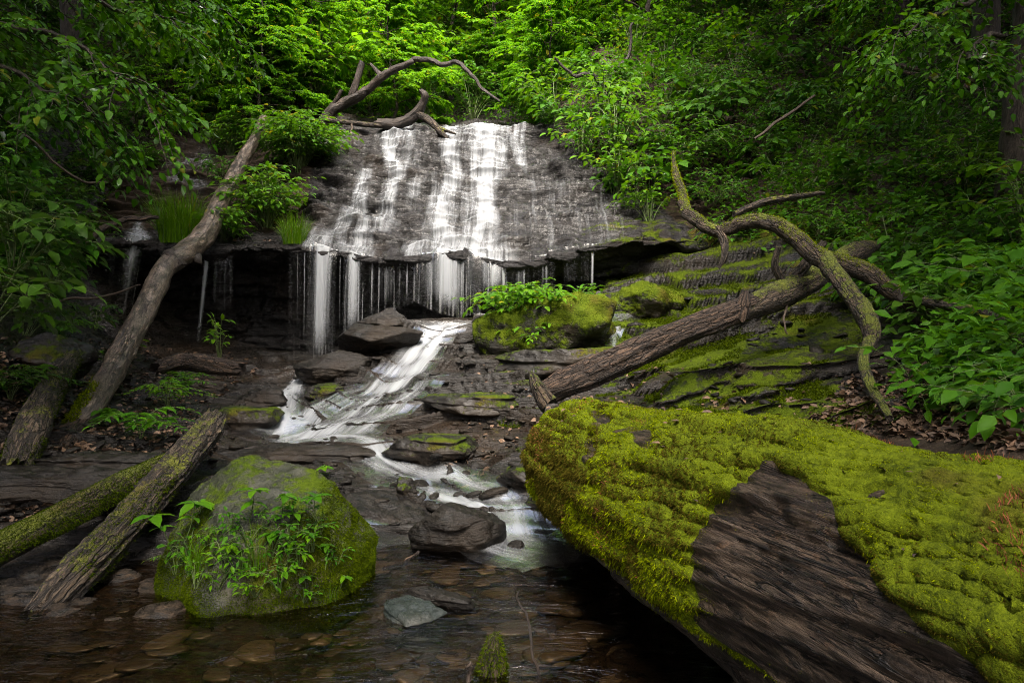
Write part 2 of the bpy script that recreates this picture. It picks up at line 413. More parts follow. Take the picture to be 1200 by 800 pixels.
CTRL = [P(*c) for c in [
    (0, 682, 3.4), (150, 692, 3.3), (0, 590, 3.9), (60, 560, 4.2), (30, 520, 4.6), (150, 540, 4.6), (0, 470, 5), (100, 495, 5.2), (200, 500, 5.4), (240, 480, 6.3),
    (150, 425, 7.2), (50, 420, 6.4), (250, 422, 9), (200, 408, 9.2), (100, 404, 9.1), (140, 406, 9.3), (330, 428, 9.2),
    (370, 426, 9.2), (340, 445, 8), (335, 468, 7), (330, 502, 6.2), (260, 520, 5.7), (400, 530, 5.5), (450, 545, 5.2), (540, 565, 4.9), (590, 610, 4.25),
    (420, 470, 6.7), (450, 445, 7.2), (480, 412, 8.0), (520, 372, 8.8), (440, 392, 8.3), (400, 430, 8.2), (450, 370, 9.0),
    (560, 455, 6.5), (520, 520, 5.6), (600, 560, 4.9), (480, 502, 5.8), (560, 420, 7.4), (620, 500, 5.7), (640, 590, 4.4),
    (640, 350, 8.7), (570, 395, 8.2), (700, 352, 8.7), (740, 357, 8.6), (600, 428, 7.4), (690, 430, 7.4), (780, 340, 9.0), (710, 378, 8.3), (640, 440, 7.2),
    (740, 440, 6.9), (850, 345, 8.0), (905, 345, 7.2), (900, 400, 6.2), (850, 450, 5.6), (950, 450, 5.0), (1000, 482, 4.3), (1100, 492, 3.5), (1200, 497, 3.1), (800, 470, 5.3), (720, 490, 5.2),
    (1100, 425, 4.8), (1200, 420, 4.0), (1000, 400, 6.1), (1000, 330, 7.4), (1200, 300, 6.0), (1100, 200, 8.5), (1000, 200, 10), (900, 250, 9.5), (850, 150, 12),
    (1200, 100, 9), (1000, 80, 13), (770, 250, 10.8), (800, 300, 9.6),
    (40, 270, 8.8), (0, 300, 6.6), (40, 200, 9.2), (0, 100, 9.5), (60, 330, 7.6), (0, 400, 5.6),
]] + [np.array(c, float) for c in [
    (-1, 2.2, -.15), (0.3, 2.5, -.2), (0.6, 3.4, -.18), (-.3, 3.5, -.12), (-1.2, 3.2, -.13), (-.9, 4.1, -.05), (.2, 3.95, -.1), (-2, 2.5, -.15), (-3.2, 2.2, -.05), (1.0, 2.6, .0), (1.1, 1.5, .0), (1.6, 2.4, .7), (2.0, 1.5, .75),
    (-1, 10.4, 1.2), (-3, 10.4, 1.0), (.6, 10.4, 1.6), (-4.8, 10.3, 1.15), (-1, 12, 2.4), (-3, 12, 2.4), (-1, 14, 4.7), (-3, 14, 4.7), (.6, 12, 2.6),
    (-.5, 0, -.2), (-2.5, 0, -.1),
]]
CT = np.array(CTRL)
_L = 1.5
def _k(r): return (1+r/_L)*np.exp(-r/_L)
_D = np.linalg.norm(CT[:, None, :2]-CT[None, :, :2], axis=2)
_W = np.linalg.solve(_k(_D)+np.eye(len(CT))*0.02, CT[:, 2]-base_height(CT[:, 0], CT[:, 1]))

def smooth_height(x, y):
    sh = np.shape(x); x = np.ravel(x); y = np.ravel(y)
    z = base_height(x, y)
    for s in range(0, len(x), 40000):
        q = np.hypot(x[s:s+40000, None]-CT[None, :, 0], y[s:s+40000, None]-CT[None, :, 1])
        z[s:s+40000] += _k(q)@_W
    return z.reshape(sh)

def axis(bands):
    out = []
    for a, b_, st in bands: out.append(np.arange(a, b_, st))
    return np.concatenate(out+[[bands[-1][1]]])

# --- the rock face with its undercut lip: one profile (y, z) per station x
ST_X = [-7.5, -6.3, -5.9, -4.7, -3.5, -2.95, -1.9, -0.82, -0.12, 0.24, 0.66, 1.1, 1.8, 2.5, 3.4, 4.4]
LIP_V = [290, 290, 285, 283, 285, 285, 300, 293, 304, 304, 297, 286, 276, 280, 285, 290]
LIP_Y = [9.7, 9.7, 9.7, 9.7, 9.55, 9.45, 9.4, 9.35, 9.3, 9.35, 9.4, 9.45, 9.5, 9.6, 9.7, 9.8]
def station(x, v, yl):
    zl = CAMZ-(v-400)/FPX*yl
    dep = 0.95 if x < 0.5 else max(0.4, 0.95-0.2*(x-0.5))
    low = [(yl+dep+.2, 0.55), (yl+dep, 1.1), (yl+dep+.02, 1.75), (yl+dep*.75, zl-.3), (yl+.2, zl-.15), (yl+.03, zl-.09), (yl, zl-.03), (yl+.05, zl)]
    if x <= -4.2: up = [(yl+.5, zl+.15), (yl+1.1, zl+.3), (yl+1.6, zl+.8), (yl+2.3, 4.2), (13.2, 5.0), (14.5, 6.2), (17, 8), (21, 10)]
    elif x <= -3.2: up = [(yl+.5, zl+.2), (yl+1.1, zl+.5), (yl+1.6, zl+1.0), (yl+2.3, 4.25), (13.2, 5.35), (14.5, 5.9), (17, 6.8), (21, 8.5)]
    elif x <= 0.8: up = [(yl+.5, zl+.22), (10.6, 3.32), (11.2, 3.78), (11.9, 4.36), (13.2, 5.33), (14.5, 5.6), (17, 6.8), (21, 10)]
    elif x <= 1.5: up = [(yl+.5, zl+.25), (10.6, 3.36), (11.2, 3.9), (11.9, 4.6), (13.2, 5.7), (14.5, 6.4), (17, 7.2), (21, 8.6)]
    else: up = [(yl+.5, zl+.3), (10.6, 3.45), (11.2, 4.1), (11.9, 4.9), (13.2, 6.1), (14.5, 7.2), (17, 8.6), (21, 10.5)]
    return low+up
PROF = np.array([station(*a) for a in zip(ST_X, LIP_V, LIP_Y)])          # (stations, points, 2)
DX = 0.02
FX = np.arange(-7.5, 4.41, DX)
PX = np.stack([np.stack([np.interp(FX, ST_X, PROF[:, k, c]) for c in (0, 1)], -1) for k in range(PROF.shape[1])], 1)
for _ in range(6): PX[1:-1] = 0.25*PX[:-2]+0.5*PX[1:-1]+0.25*PX[2:]
SEGN = [14, 24, 22, 14, 10, 8, 8, 34, 44, 46, 60, 84, 34, 30, 20]
NS = sum(SEGN)+1
FS = []
for k, n in enumerate(SEGN):
    t = np.arange(n)/n
    FS.append(PX[:, k:k+1]*(1-t)[None, :, None]+PX[:, k+1:k+2]*t[None, :, None])
FS = np.concatenate(FS+[PX[:, -1:]], 1)
F0 = np.concatenate([np.broadcast_to(FX[:, None, None], FS.shape[:2]+(1,)), FS], -1)          # smooth face (nx, ns, 3)
_sm = F0.copy()
for _ in range(8): _sm[:, 1:-1] = 0.25*_sm[:, :-2]+0.5*_sm[:, 1:-1]+0.25*_sm[:, 2:]
F0[:, 58:] = np.where((np.arange(58, NS) > 110)[None, :, None], _sm[:, 58:], F0[:, 58:])
FN = grid_normals(F0)
FN = np.where((FN[..., 1:2] > 0) & (FN[..., 2:3] > 0), FN, FN)
if FN[len(FX)//2, 180, 2] < 0: FN = -FN
xs = F0.copy()
warp = fbm(xs*np.array([.5, .5, .5]), 3, 11)*0.5
lay = (xs[..., 2]+0.18*xs[..., 1]*0+warp*0.35+0.03*xs[..., 0])
def strata(z, h, xy, seed):
    """stepped layers: sharp-edged shelves of uneven depth"""
    q = z/h; fl = np.floor(q); fr = q-fl
    lv = np.stack([fl*7.31+seed, xy[..., 0]*1.5+fl*3.7, xy[..., 1]*0.0+fl*1.9], -1)
    a = fbm(lv, 3, seed)
    lv2 = lv.copy(); lv2[..., 0] += 7.31; lv2[..., 1] = xy[..., 0]*1.5+(fl+1)*3.7; lv2[..., 2] = (fl+1)*1.9
    b_ = fbm(lv2, 3, seed)
    t = sstep(0.82, 1.0, fr)
    return a*(1-t)+b_*t-0.35*(fr-0.5)*(1-t)
disp = (0.15*strata(lay, 0.19, xs, 3)+0.11*strata(lay+0.05, 0.082, xs*1.8, 9)
        + 0.05*fbm(xs*np.array([3., 3., 8.]), 4, 21)+.02*fbm(xs*np.array([12., 12., 30.]), 3, 23)+0.10*fbm(xs*0.8, 3, 31))
jj = np.arange(NS)
lipf = np.exp(-((jj-104)/22.0)**2)[None, :]
disp = disp*(1-0.35*lipf)+lipf*(0.10*fbm(np.stack([xs[..., 0]*1.3, xs[..., 0]*0, xs[..., 0]*0], -1), 4, 77)+0.05*np.round(2*fbm(np.stack([xs[..., 0]*2.3, xs[..., 0]*0, xs[..., 0]*0], -1), 2, 78)))
FACE = F0+FN*disp[..., None]
fu, fv = to_px(F0)
rock_l = np.interp(fv, [100, 150, 200, 290, 300], [392, 384, 372, 352, 300])
rock_r = np.interp(fv, [140, 160, 200, 240, 270, 330], [640, 655, 700, 760, 800, 860])
soil_out = np.maximum(sstep(-10, 25, rock_l-fu)*sstep(80, 60, fv-200), sstep(-8, 30, fu-rock_r))
face_litter = np.where(jj[None, :] > 108, soil_out, 0)*1.1+np.where(F0[..., 1] > 14, 0.4, 0)
face_moss = np.clip(0.2+0.35*sstep(640, 740, fu)*sstep(200, 300, fv)-0.7*soil_out*(fv < 240)-0.3*((fu > 380) & (fu < 640)), -.5, 1)
g = Geo(); g.add(FACE.reshape(-1, 3), grid_tris(len(FX), NS))
rf = struct(g.build('rock_face', M['cliff'], extra={'moss': face_moss, 'litter': face_litter}), 'dark wet layered shale face that the falls run down')

# --- ground sheet
GX = axis([(-60, -20, 2.0), (-20, -8, .35), (-8, -4.2, .08), (-4.2, 4.2, .024), (4.2, 8, .08), (8, 20, .35), (20, 60, 2.0)])
GY = axis([(-30, -4, 1.5), (-4, 2, .12), (2, 6.2, .022), (6.2, 10.6, .035), (10.6, 16, .12), (16, 30, .4), (30, 90, 2.0)])
XX, YY = np.meshgrid(GX, GY, indexing='ij')
GZ = smooth_height(XX, YY)
gu = 600+XX/np.maximum(YY, .3)*FPX; gv = 400-(GZ-CAMZ)/np.maximum(YY, .3)*FPX
# where bare layered rock shows: the stream's middle and the right-hand shelves
rockm = sstep(255, 330, gu)*sstep(1120, 900, gu+np.maximum(0, 330-gv))*sstep(4.0, 4.4, YY)*sstep(10.9, 10.2, YY)
rockm = np.maximum(rockm, 0.7*sstep(690, 760, gu)*sstep(1130, 1040, gu)*sstep(300, 330, gv)*sstep(4.0, 4.4, YY))
rockm = np.maximum(rockm, 0.75*sstep(-5.6, -4.6, XX)*sstep(3.5, 3.9, YY)*sstep(9.8, 9, YY)*(XX < -1))
xy = np.stack([XX, YY, np.zeros_like(XX)], -1)
wl = 0.26*fbm(xy*np.array([.7, 1.0, 1]), 3, 41)+0.05*fbm(xy*np.array([1.6, 3, 1]), 2, 43)
wz = wl+0.03*fbm(xy*np.array([3., 6., 1]), 2, 44)
tilt = np.where(XX > 0, -.10*XX, 0.05*XX)
YSH = np.zeros_like(YY)
TRD = np.ones_like(YY)
def terrace(z, h, seed, over, wk):
    global YSH, TRD
    o_ = (wz if h < .1 else wl)*wk+tilt+seed*.013
    lo = .84 if h < .2 else .72
    q = (z+o_)/h; fl = np.floor(q); fr = q-fl
    YSH = YSH+over*np.where(fr < lo, -(1-sstep(0, .35, fr))+.35*sstep(.5, lo, fr), .35-1.35*sstep(lo, .97, fr))
    TRD = np.where(fr < lo, 1-sstep(.5, lo-.02, fr), sstep(.97, 1., fr))
    return (fl+0.25*fr+0.75*sstep(lo, .97, fr))*h-o_
rs_ = sstep(680, 760, gu)
tz = GZ+(terrace(GZ, 0.34, 5, .10, 1.3)-GZ)*.75*rs_; YSH = YSH*rs_
t1 = 1-(1-TRD)*rs_; tz = tz+(terrace(tz, 0.155, 1, .055, 1.0)-tz)*(1-.35*rs_)*t1
t1 = t1*TRD; y1 = YSH.copy(); t1 = t1*(1-.85*rs_)*sstep(8.8, 7.8, YY); tz = tz+.75*(terrace(tz, 0.052, 2, .022, .7)-tz)*t1; YSH = y1+(YSH-y1)*t1
GZ = GZ+(tz-GZ)*rockm*0.97
YSH = YSH*rockm
far = sstep(9, 14, np.hypot(XX, YY-4))
GZ += (0.012+0.03*(1-rockm))*fbm(xy*5, 4, 51)*(1-far)+0.006*rockm*fbm(xy*9, 4, 53)+0.06*fbm(xy*1.3, 3, 52)*(1-rockm)+0.35*far*fbm(xy*.4, 3, 55)
# rounded stones of the pool bed
bed = sstep(4.3, 3.9, YY)*sstep(-3.0, -2.2, XX)*sstep(1.0, .7, XX)
GZ += bed*0.045*np.abs(fbm(xy*np.array([4., 6., 1]), 3, 61))*2
# stay below the rock face
_colz = np.empty((len(FX), 400)); _yy = np.linspace(9.0, 20.9, 400)
for i in range(len(FX)): _colz[i] = np.interp(_yy, F0[i, 108:, 1], F0[i, 108:, 2], left=-9)
def face_z(x, y):
    x = np.asarray(x, float); y = np.asarray(y, float)
    i = np.clip(((x+7.5)/DX).astype(int), 0, len(FX)-1); j = np.clip(((y-9.0)/(11.9/399)).astype(int), 0, 399)
    return np.where((x > -7.5) & (x < 4.4) & (y > 9.0) & (y < 20.9), _colz[i, j], -9.0)
fzz = face_z(XX, YY)
edge = np.minimum(sstep(-7.4, -6.6, XX), sstep(4.3, 3.4, XX))
carve = (fzz > -5) & (edge > 0) & (YY > 10.0)
GZ = np.where(carve, np.minimum(GZ, fzz-0.25*edge+0.6*(1-edge)), GZ)
# channel of the white cascade
CH = [(520, 368, 8.8), (505, 395, 8.3), (470, 430, 7.5), (430, 456, 7.0), (385, 482, 6.5), (335, 500, 6.2)]
chw = np.array([P(*c) for c in CH])
dch, _ = polydist(XX, YY, chw[:, :2])
GZ -= 0.09*np.exp(-(dch/0.32)**2)
def ground_z(x, y):
    x = np.asarray(x, float); y = np.asarray(y, float)
    i = np.clip(np.searchsorted(GX, x)-1, 0, len(GX)-2); j = np.clip(np.searchsorted(GY, y)-1, 0, len(GY)-2)
    fx = np.clip((x-GX[i])/(GX[i+1]-GX[i]), 0, 1); fy = np.clip((y-GY[j])/(GY[j+1]-GY[j]), 0, 1)
    return (GZ[i, j]*(1-fx)+GZ[i+1, j]*fx)*(1-fy)+(GZ[i, j+1]*(1-fx)+GZ[i+1, j+1]*fx)*fy
def top_z(x, y): return np.maximum(ground_z(x, y), face_z(x, y))

mound = np.exp(-(((gu-650)/120)**2+((gv-372)/42)**2))
shelf = sstep(720, 800, gu)*sstep(520, 480, gv)
moss_a = 0.12+0.45*mound+0.17*shelf+0.2*sstep(540, 600, gu)*sstep(560, 500, gv)-0.25*np.exp(-(dch/0.5)**2)
moss_a = np.where((gu < 250) & (YY < 8), 0.22, moss_a)
_mk = np.maximum(sstep(980, 1100, gu+60*fbm(xy*1.2, 3, 57)), sstep(10, 11.5, YY)); moss_a = moss_a+(-0.4-moss_a)*_mk
moss_a = np.where(bed > .5, 0.0, moss_a)
lit_a = np.where(gu < 270, np.where(gv < 405, 0.25, .5), 0.0)*sstep(3.2, 3.6, YY)
lit_a = np.maximum(lit_a, sstep(1020, 1100, gu)*0.8)
lit_a = np.maximum(lit_a, sstep(880, 1000, gu)*sstep(470, 488, gv)*0.7)
lit_a = np.maximum(lit_a, far*1.0); lit_a = np.maximum(lit_a, sstep(700, 800, gu)*sstep(300, 270, gv))
lit_a = np.maximum(lit_a, bed*0.5)
lit_a *= (1-0.6*rockm*(gu < 1000))
g = Geo(); g.add(np.stack([XX, YY+YSH, GZ], -1).reshape(-1, 3), grid_tris(len(GX), len(GY)))
ground = struct(g.build('ground', M['ground'], extra={'moss': moss_a, 'litter': lit_a}), 'wet rock shelves, stream bed and leaf-strewn banks of the ravine')

# ------------------------------------------------------------------ water
# pool
g = Geo()
px_, py_ = np.meshgrid(np.linspace(-6, 1.5, 160), np.linspace(-6, 4.45, 200), indexing='ij')
pz = 0.006*fbm(np.stack([px_*2.2, py_*5, px_*0], -1), 3, 71)
g.add(np.stack([px_, py_, pz], -1).reshape(-1, 3), grid_tris(160, 200))
struct(g.build('pool_water', M['pool']), 'shallow brown stream pool')

def ribbon(geo, pts, n, m, foam0=1.0, off=0.03, smooth=10, edgefade=0.35, seed=0, foamk=None, lat=0.0, zfun=ground_z):
    """a sheet of water lying on the ground along pts = (u, v, depth, width in m[, foam])"""
    c = np.array([P(*q[:3]) for q in pts]); wd = np.array([q[3] for q in pts]); fo = np.array([q[4] if len(q) > 4 else foam0 for q in pts])
    path = catmull(np.column_stack([c[:, :2], wd, fo]), n)
    tg = nrm(np.gradient(path[:, :2], axis=0)); sdv = np.stack([tg[:, 1], -tg[:, 0]], 1)
    s = np.linspace(-0.5, 0.5, m)
    wob = 1+0.25*fbm(np.stack([np.arange(n)*0.06, np.full(n, seed), np.zeros(n)], 1), 3, seed)
    X = path[:, None, 0]+sdv[:, None, 0]*s[None]*(path[:, 2]*wob)[:, None]; Y = path[:, None, 1]+sdv[:, None, 1]*s[None]*(path[:, 2]*wob)[:, None]
    Z = zfun(X, Y)
    Zs = Z.copy()
    for _ in range(5): Zs[1:-1] = np.maximum(Zs[1:-1], np.maximum(Zs[:-2], Zs[2:])-.012); Zs[:, 1:-1] = np.maximum(Zs[:, 1:-1], np.maximum(Zs[:, :-2], Zs[:, 2:])-.02)
    for _ in range(smooth): Zs[1:-1] = 0.25*Zs[:-2]+.5*Zs[1:-1]+.25*Zs[2:]
    for _ in range(3): Zs[:, 1:-1] = 0.25*Zs[:, :-2]+.5*Zs[:, 1:-1]+.25*Zs[:, 2:]
    Zs = np.maximum(Zs, 0.0)
    ef = sstep(0, edgefade, 0.5-np.abs(s))[None]
    nz = fbm(np.stack([s[None]*4*path[:, 2:3]*3+0*Z, np.cumsum(np.linalg.norm(np.gradient(path[:, :2], axis=0), axis=1))[:, None]*1.2+0*Z, 0*Z+seed], -1), 3, 81)
    Z3 = Zs+off*(0.35+0.65*ef)+0.012*nz
    slope = np.abs(np.gradient(Zs, axis=0))/np.maximum(np.linalg.norm(np.gradient(path[:, :2], axis=0), axis=1), 1e-4)[:, None]
    foam = path[:, 3:4]*ef*(0.62+0.6*nz+0.5*np.clip(slope, 0, 1.2))
    endf = np.minimum(sstep(0, .06, np.linspace(0, 1, n)), sstep(0, .12, 1-np.linspace(0, 1, n)))[:, None]
    L = np.concatenate([[0], np.cumsum(np.linalg.norm(np.diff(np.column_stack([path[:, :2], Zs[:, m//2]]), axis=0), axis=1))])
    uv = np.stack([s[None]*path[:, 2:3]*wob[:, None]+seed, np.broadcast_to(L[:, None], Z.shape)], -1).reshape(-1, 2)
    geo.add(np.stack([X, Y, Z3], -1).reshape(-1, 3), grid_tris(n, m), uv=uv, attr=np.clip(foam*endf, 0, 1.2).ravel())

g = Geo()
ribbon(g, [(535, 362, 8.95, .85, .9), (524, 372, 8.75, .75, 1), (505, 395, 8.3, .6, 1.0), (470, 430, 7.5, .7, .95), (430, 456, 7.0, .95, .9), (388, 480, 6.5, 1.25, .9), (345, 497, 6.25, 1.5, .85), (310, 508, 6.0, 1.3, .7)], 170, 44, seed=1)
ribbon(g, [(500, 440, 7.1, .5, .35), (470, 470, 6.5, .5, .5), (430, 492, 6.15, .6, .6), (380, 503, 6.0, .8, .6), (330, 509, 5.9, .8, .7)], 90, 24, seed=2, off=.02)
ribbon(g, [(372, 424, 9.2, .5, .6), (356, 436, 8.4, .42, .9), (347, 450, 7.8, .36, .9), (340, 468, 7.1, .4, .8), (330, 488, 6.5, .6, .7), (320, 502, 6.2, .7, .6)], 110, 24, seed=3)
ribbon(g, [(320, 504, 6.15, .6, .6), (375, 508, 5.95, .6, .75), (425, 519, 5.6, .6, .65), (452, 536, 5.3, .6, .6), (490, 552, 5.05, .7, .7), (540, 572, 4.8, .75, .75), (575, 592, 4.5, .6, .8), (592, 615, 4.2, .5, .9), (600, 640, 3.95, .6, .65), (640, 655, 3.8, .7, .35), (660, 668, 3.6, .5, .0)], 190, 34, seed=4)
ribbon(g, [(480, 540, 5.2, .4, .3), (530, 552, 5.0, .35, .5), (570, 566, 4.8, .4, .5), (598, 590, 4.5, .4, .5), (612, 625, 4.1, .5, .6), (640, 640, 3.95, .6, .4), (690, 650, 3.8, .5, .0)], 110, 20, seed=5, off=.035)
ribbon(g, [(740, 372, 8.6, .4, .4), (722, 382, 8.3, .4, .4), (713, 392, 8.05, .35, .45), (712, 412, 7.7, .3, .4), (705, 425, 7.4, .4, .3)], 60, 18, seed=6)
ribbon(g, [(420, 565, 4.85, .25, .2), (425, 600, 4.3, .3, .4), (440, 625, 4.05, .5, .3), (455, 645, 3.9, .5, 0)], 60, 18, seed=7)
struct(g.build('stream_water', M['silk_flow'], attr_name='foam'), 'silky white water sliding down the rock shelves')

# film running down the face
STREAMS = [
    ([(565, 152), (569, 184), (566, 210), (565, 239), (565, 275), (569, 300)], [20, 17, 14, 14, 18, 26], 1.0),
    ([(527, 155), (526, 188), (533, 210), (522, 235), (518, 257), (520, 294)], [9, 9, 8, 12, 15, 22], .95),
    ([(607, 156), (609, 180), (611, 202)], [8, 6, 4], .75),
    ([(590, 153), (588, 190), (580, 215)], [10, 8, 6], .7),
    ([(547, 156), (547, 206)], [14, 10], .6),
    ([(470, 156), (455, 163), (453, 181), (464, 206), (457, 235), (453, 260), (435, 271), (421, 300)], [12, 8, 7, 8, 9, 12, 10, 12], .85),
    ([(490, 153), (476, 180), (468, 205)], [12, 12, 6], .5),
    ([(430, 205), (421, 212), (421, 242), (399, 271), (372, 288)], [4, 5, 8, 10, 14], .8),
    ([(505, 215), (480, 225), (460, 240)], [5, 7, 5], .5),
    ([(480, 292), (530, 288), (580, 296), (600, 302)], [7, 10, 10, 7], .85),
    ([(366, 288), (400, 290), (432, 297)], [6, 7, 5], .75),
    ([(615, 212), (660, 235), (700, 265), (715, 285)], [12, 22, 25, 18], .36),
    ([(610, 250), (640, 270), (660, 290)], [16, 20, 14], .36),
    ([(500, 240), (540, 262), (600, 275)], [16, 26, 20], .42),
    ([(235, 182), (205, 196), (203, 210), (225, 214), (238, 222)], [9, 10, 7, 7, 9], .55),
    ([(165, 276), (160, 285)], [9, 9], .8),
    ([(250, 276), (247, 284)], [7, 7], .5),
]
pu, pv = to_px(F0)
wob = 7*fbm(np.stack([pv*.035, pu*.012, pu*0], -1), 3, 91)
flow = np.zeros(pu.shape)
for pl, ws, inten in STREAMS:
    d, t = polydist(pu+wob, pv, pl)
    ww = np.interp(t, np.arange(len(ws)), ws)
    flow = np.maximum(flow, inten*sstep(2.3, 0.3, d/ww))
tread = sstep(0.25, 0.75, np.clip(-np.gradient(disp, axis=1)*22+0.5, 0, 1))
jit = fbm(np.stack([pu*.11, pv*.05, pu*0], -1), 4, 95)
flow = np.clip(flow*(0.92+0.45*jit+0.08*tread), 0, 1.1)
inside = (pu > 355) & (pu < 730) | (pu < 262)
base_film = (0.10*sstep(0.0, .5, jit+0.2)+.22*tread*sstep(.5, .9, tread)*sstep(-.1, .3, jit))*inside*(pu > 380)*(pu < 720)
flow = np.maximum(flow, base_film)
FSM = FACE.copy()
for _ in range(22): FSM[:, 1:-1] = .25*FSM[:, :-2]+.5*FSM[:, 1:-1]+.25*FSM[:, 2:]
FSM[:, 1:-1] = np.where((FSM-FACE)[:, 1:-1].__mul__(FN[:, 1:-1]).sum(-1, keepdims=True) < 0, FACE[:, 1:-1], FSM[:, 1:-1])
WF = FSM+FN*0.022
j0, j1 = 97, 400
keep = np.zeros(pu.shape, bool); keep[:, j0:j1] = (flow[:, j0:j1] > 0.03) & inside[:, j0:j1] & (F0[:, j0:j1, 1] < 14.3)
T = grid_tris(len(FX), NS); kf = keep.ravel()
T = T[kf[T].any(1)]
use = np.unique(T); remap = np.full(kf.size, -1); remap[use] = np.arange(len(use))
arc = np.cumsum(np.concatenate([np.zeros((len(FX), 1)), np.linalg.norm(np.diff(F0, axis=1), axis=2)], 1), 1)
uvw = np.stack([F0[..., 0]+0.06*fbm(F0*1.5, 2, 99), arc], -1).reshape(-1, 2)
g = Geo(); g.add(WF.reshape(-1, 3)[use], remap[T], uv=uvw[use], attr=flow.ravel()[use])

# curtains falling clear of the lip
lipx, lipy, lipz = FACE[:, 104, 0], FACE[:, 104, 1], FACE[:, 104, 2]
lip_u = 600+lipx/lipy*FPX
def curtain(geo, u0, u1, vb, dens, seed, n=None, out=0.10, shift=0.0, fade=0.35, top=1.0, coarse=False):
    n = n or max(4, int((u1-u0)*1.0))
    uu = np.linspace(u0, u1, n)
    x = np.interp(uu, lip_u, lipx); y = np.interp(x, FX, lipy)-0.012; z = np.interp(x, FX, lipz)+0.012
    vb = np.interp(uu, np.linspace(u0, u1, len(np.atleast_1d(vb))), np.atleast_1d(vb))
    zb = CAMZ-(vb-400)/FPX*(y-out)
    t = np.linspace(0, 1, 26)
    X = x[:, None]+shift*t[None]+0*z[:, None]; Yv = y[:, None]-out*np.sqrt(t)[None]*(1+.3*vnoise(np.stack([uu*.2, uu*0+seed, uu*0], 1), 5))[:, None]-0.006*seed % .03
    Z = z[:, None]+(zb-z)[:, None]*t[None]
    d = np.interp(uu, np.linspace(u0, u1, len(np.atleast_1d(dens))), np.atleast_1d(dens))
    fo = d[:, None]*(top*(1-t)+(1-fade)*t)[None]*sstep(0, .4, 1-t)[None]**.6
    if n > 5:
        e = np.linspace(0, 1, n); fo = fo*(np.minimum(sstep(0, .45, e), sstep(0, .45, 1-e))**.8)[:, None]*(.75+.5*fbm(np.stack([uu*.22, uu*0+seed, uu*0], 1), 3, 7))[:, None]
    else:
        e = np.abs(np.linspace(-1, 1, n)); fo = fo*((1-e*e)**1.3+.02)[:, None]
    uv = np.stack([np.broadcast_to(x[:, None]*1.0+seed*3.1, Z.shape), (z[:, None]-Z)*0.55+seed], -1).reshape(-1, 2)
    geo.add(np.stack([X, Yv, Z], -1).reshape(-1, 3), grid_tris(n, 26), uv=uv, attr=fo.ravel())
film = struct(g.build('waterfall', M['silk_film'], attr_name='foam'), 'white water film running down the layered rock face')
g = Geo()
for k in range(2):
    curtain(g, 364, 396, [432, 430, 415], [.6, .85, .5], 1+k, out=.14+.06*k)
    curtain(g, 404, 428, [412, 400, 390], [.5, .75, .4], 4+k, out=.12+.05*k)
    curtain(g, 486, 564, [352, 366, 372, 368], [.45, .75, .55, .8, .62, .85, .65], 7+k, out=.14+.05*k)
    curtain(g, 556, 594, [352, 345, 340], [.6, .5, .75, .95], 10+k, out=.12+.05*k)
    curtain(g, 151, 172, [372, 368, 360], [.6, .85, .6], 13+k, out=.12+.05*k, shift=-.12, fade=.8)
curtain(g, 428, 492, [380, 366, 352], [.25, .38, .3, .42], 20, out=.08)
curtain(g, 594, 622, [345, 345], [.4, .5, .25], 21, out=.08)
curtain(g, 624, 650, [340, 345], [.22, .3, .18], 22, out=.06)
curtain(g, 340, 366, [425, 430], [.08, .3, .25], 23, out=.06)
curtain(g, 120, 152, [360, 365], [.12, .2, .15], 24, out=.06, fade=.8)
curtain(g, 252, 275, [350, 372, 350], [.18, .26, .14], 25, out=.06, fade=.7)
curtain(g, 660, 690, [330, 330], [.1, .16, .1], 26, out=.05)
for (u, wd, vb, dn, sh) in [(590, 5, 350, 1.0, 0), (437, 2.4, 378, .6, 0), (446, 2.2, 372, .5, 0), (452, 2, 370, .55, 0), (462, 2.2, 366, .5, .02), (470, 2, 360, .5, -.02), (478, 2.4, 356, .6, 0), (358, 2, 430, .55, 0),
                            (350, 1.6, 432, .4, 0), (640, 5, 347, .6, 0), (636, 2, 345, .5, 0), (694, 4, 350, .7, -.02), (614, 2.2, 346, .6, 0), (247, 7, 422, .8, -.16), (256, 1.6, 400, .4, 0), (266, 1.6, 400, .4, 0), (272, 1.4, 380, .35, 0),
                            (416, 2.2, 400, .7, 0), (400, 2.0, 418, .5, 0), (608, 2, 346, .5, 0), (664, 1.6, 340, .3, 0), (104, 2, 375, .3, 0), (96, 1.6, 370, .25, 0), (136, 1.5, 370, .25, 0)]:
    curtain(g, u-wd/2, u+wd/2, vb, dn*1.05, u % 17, n=5, out=.07, shift=sh, fade=.45)
struct(g.build('falling_water', M['silk'], attr_name='foam'), 'thin white curtains and strands of water falling from the rock lip')
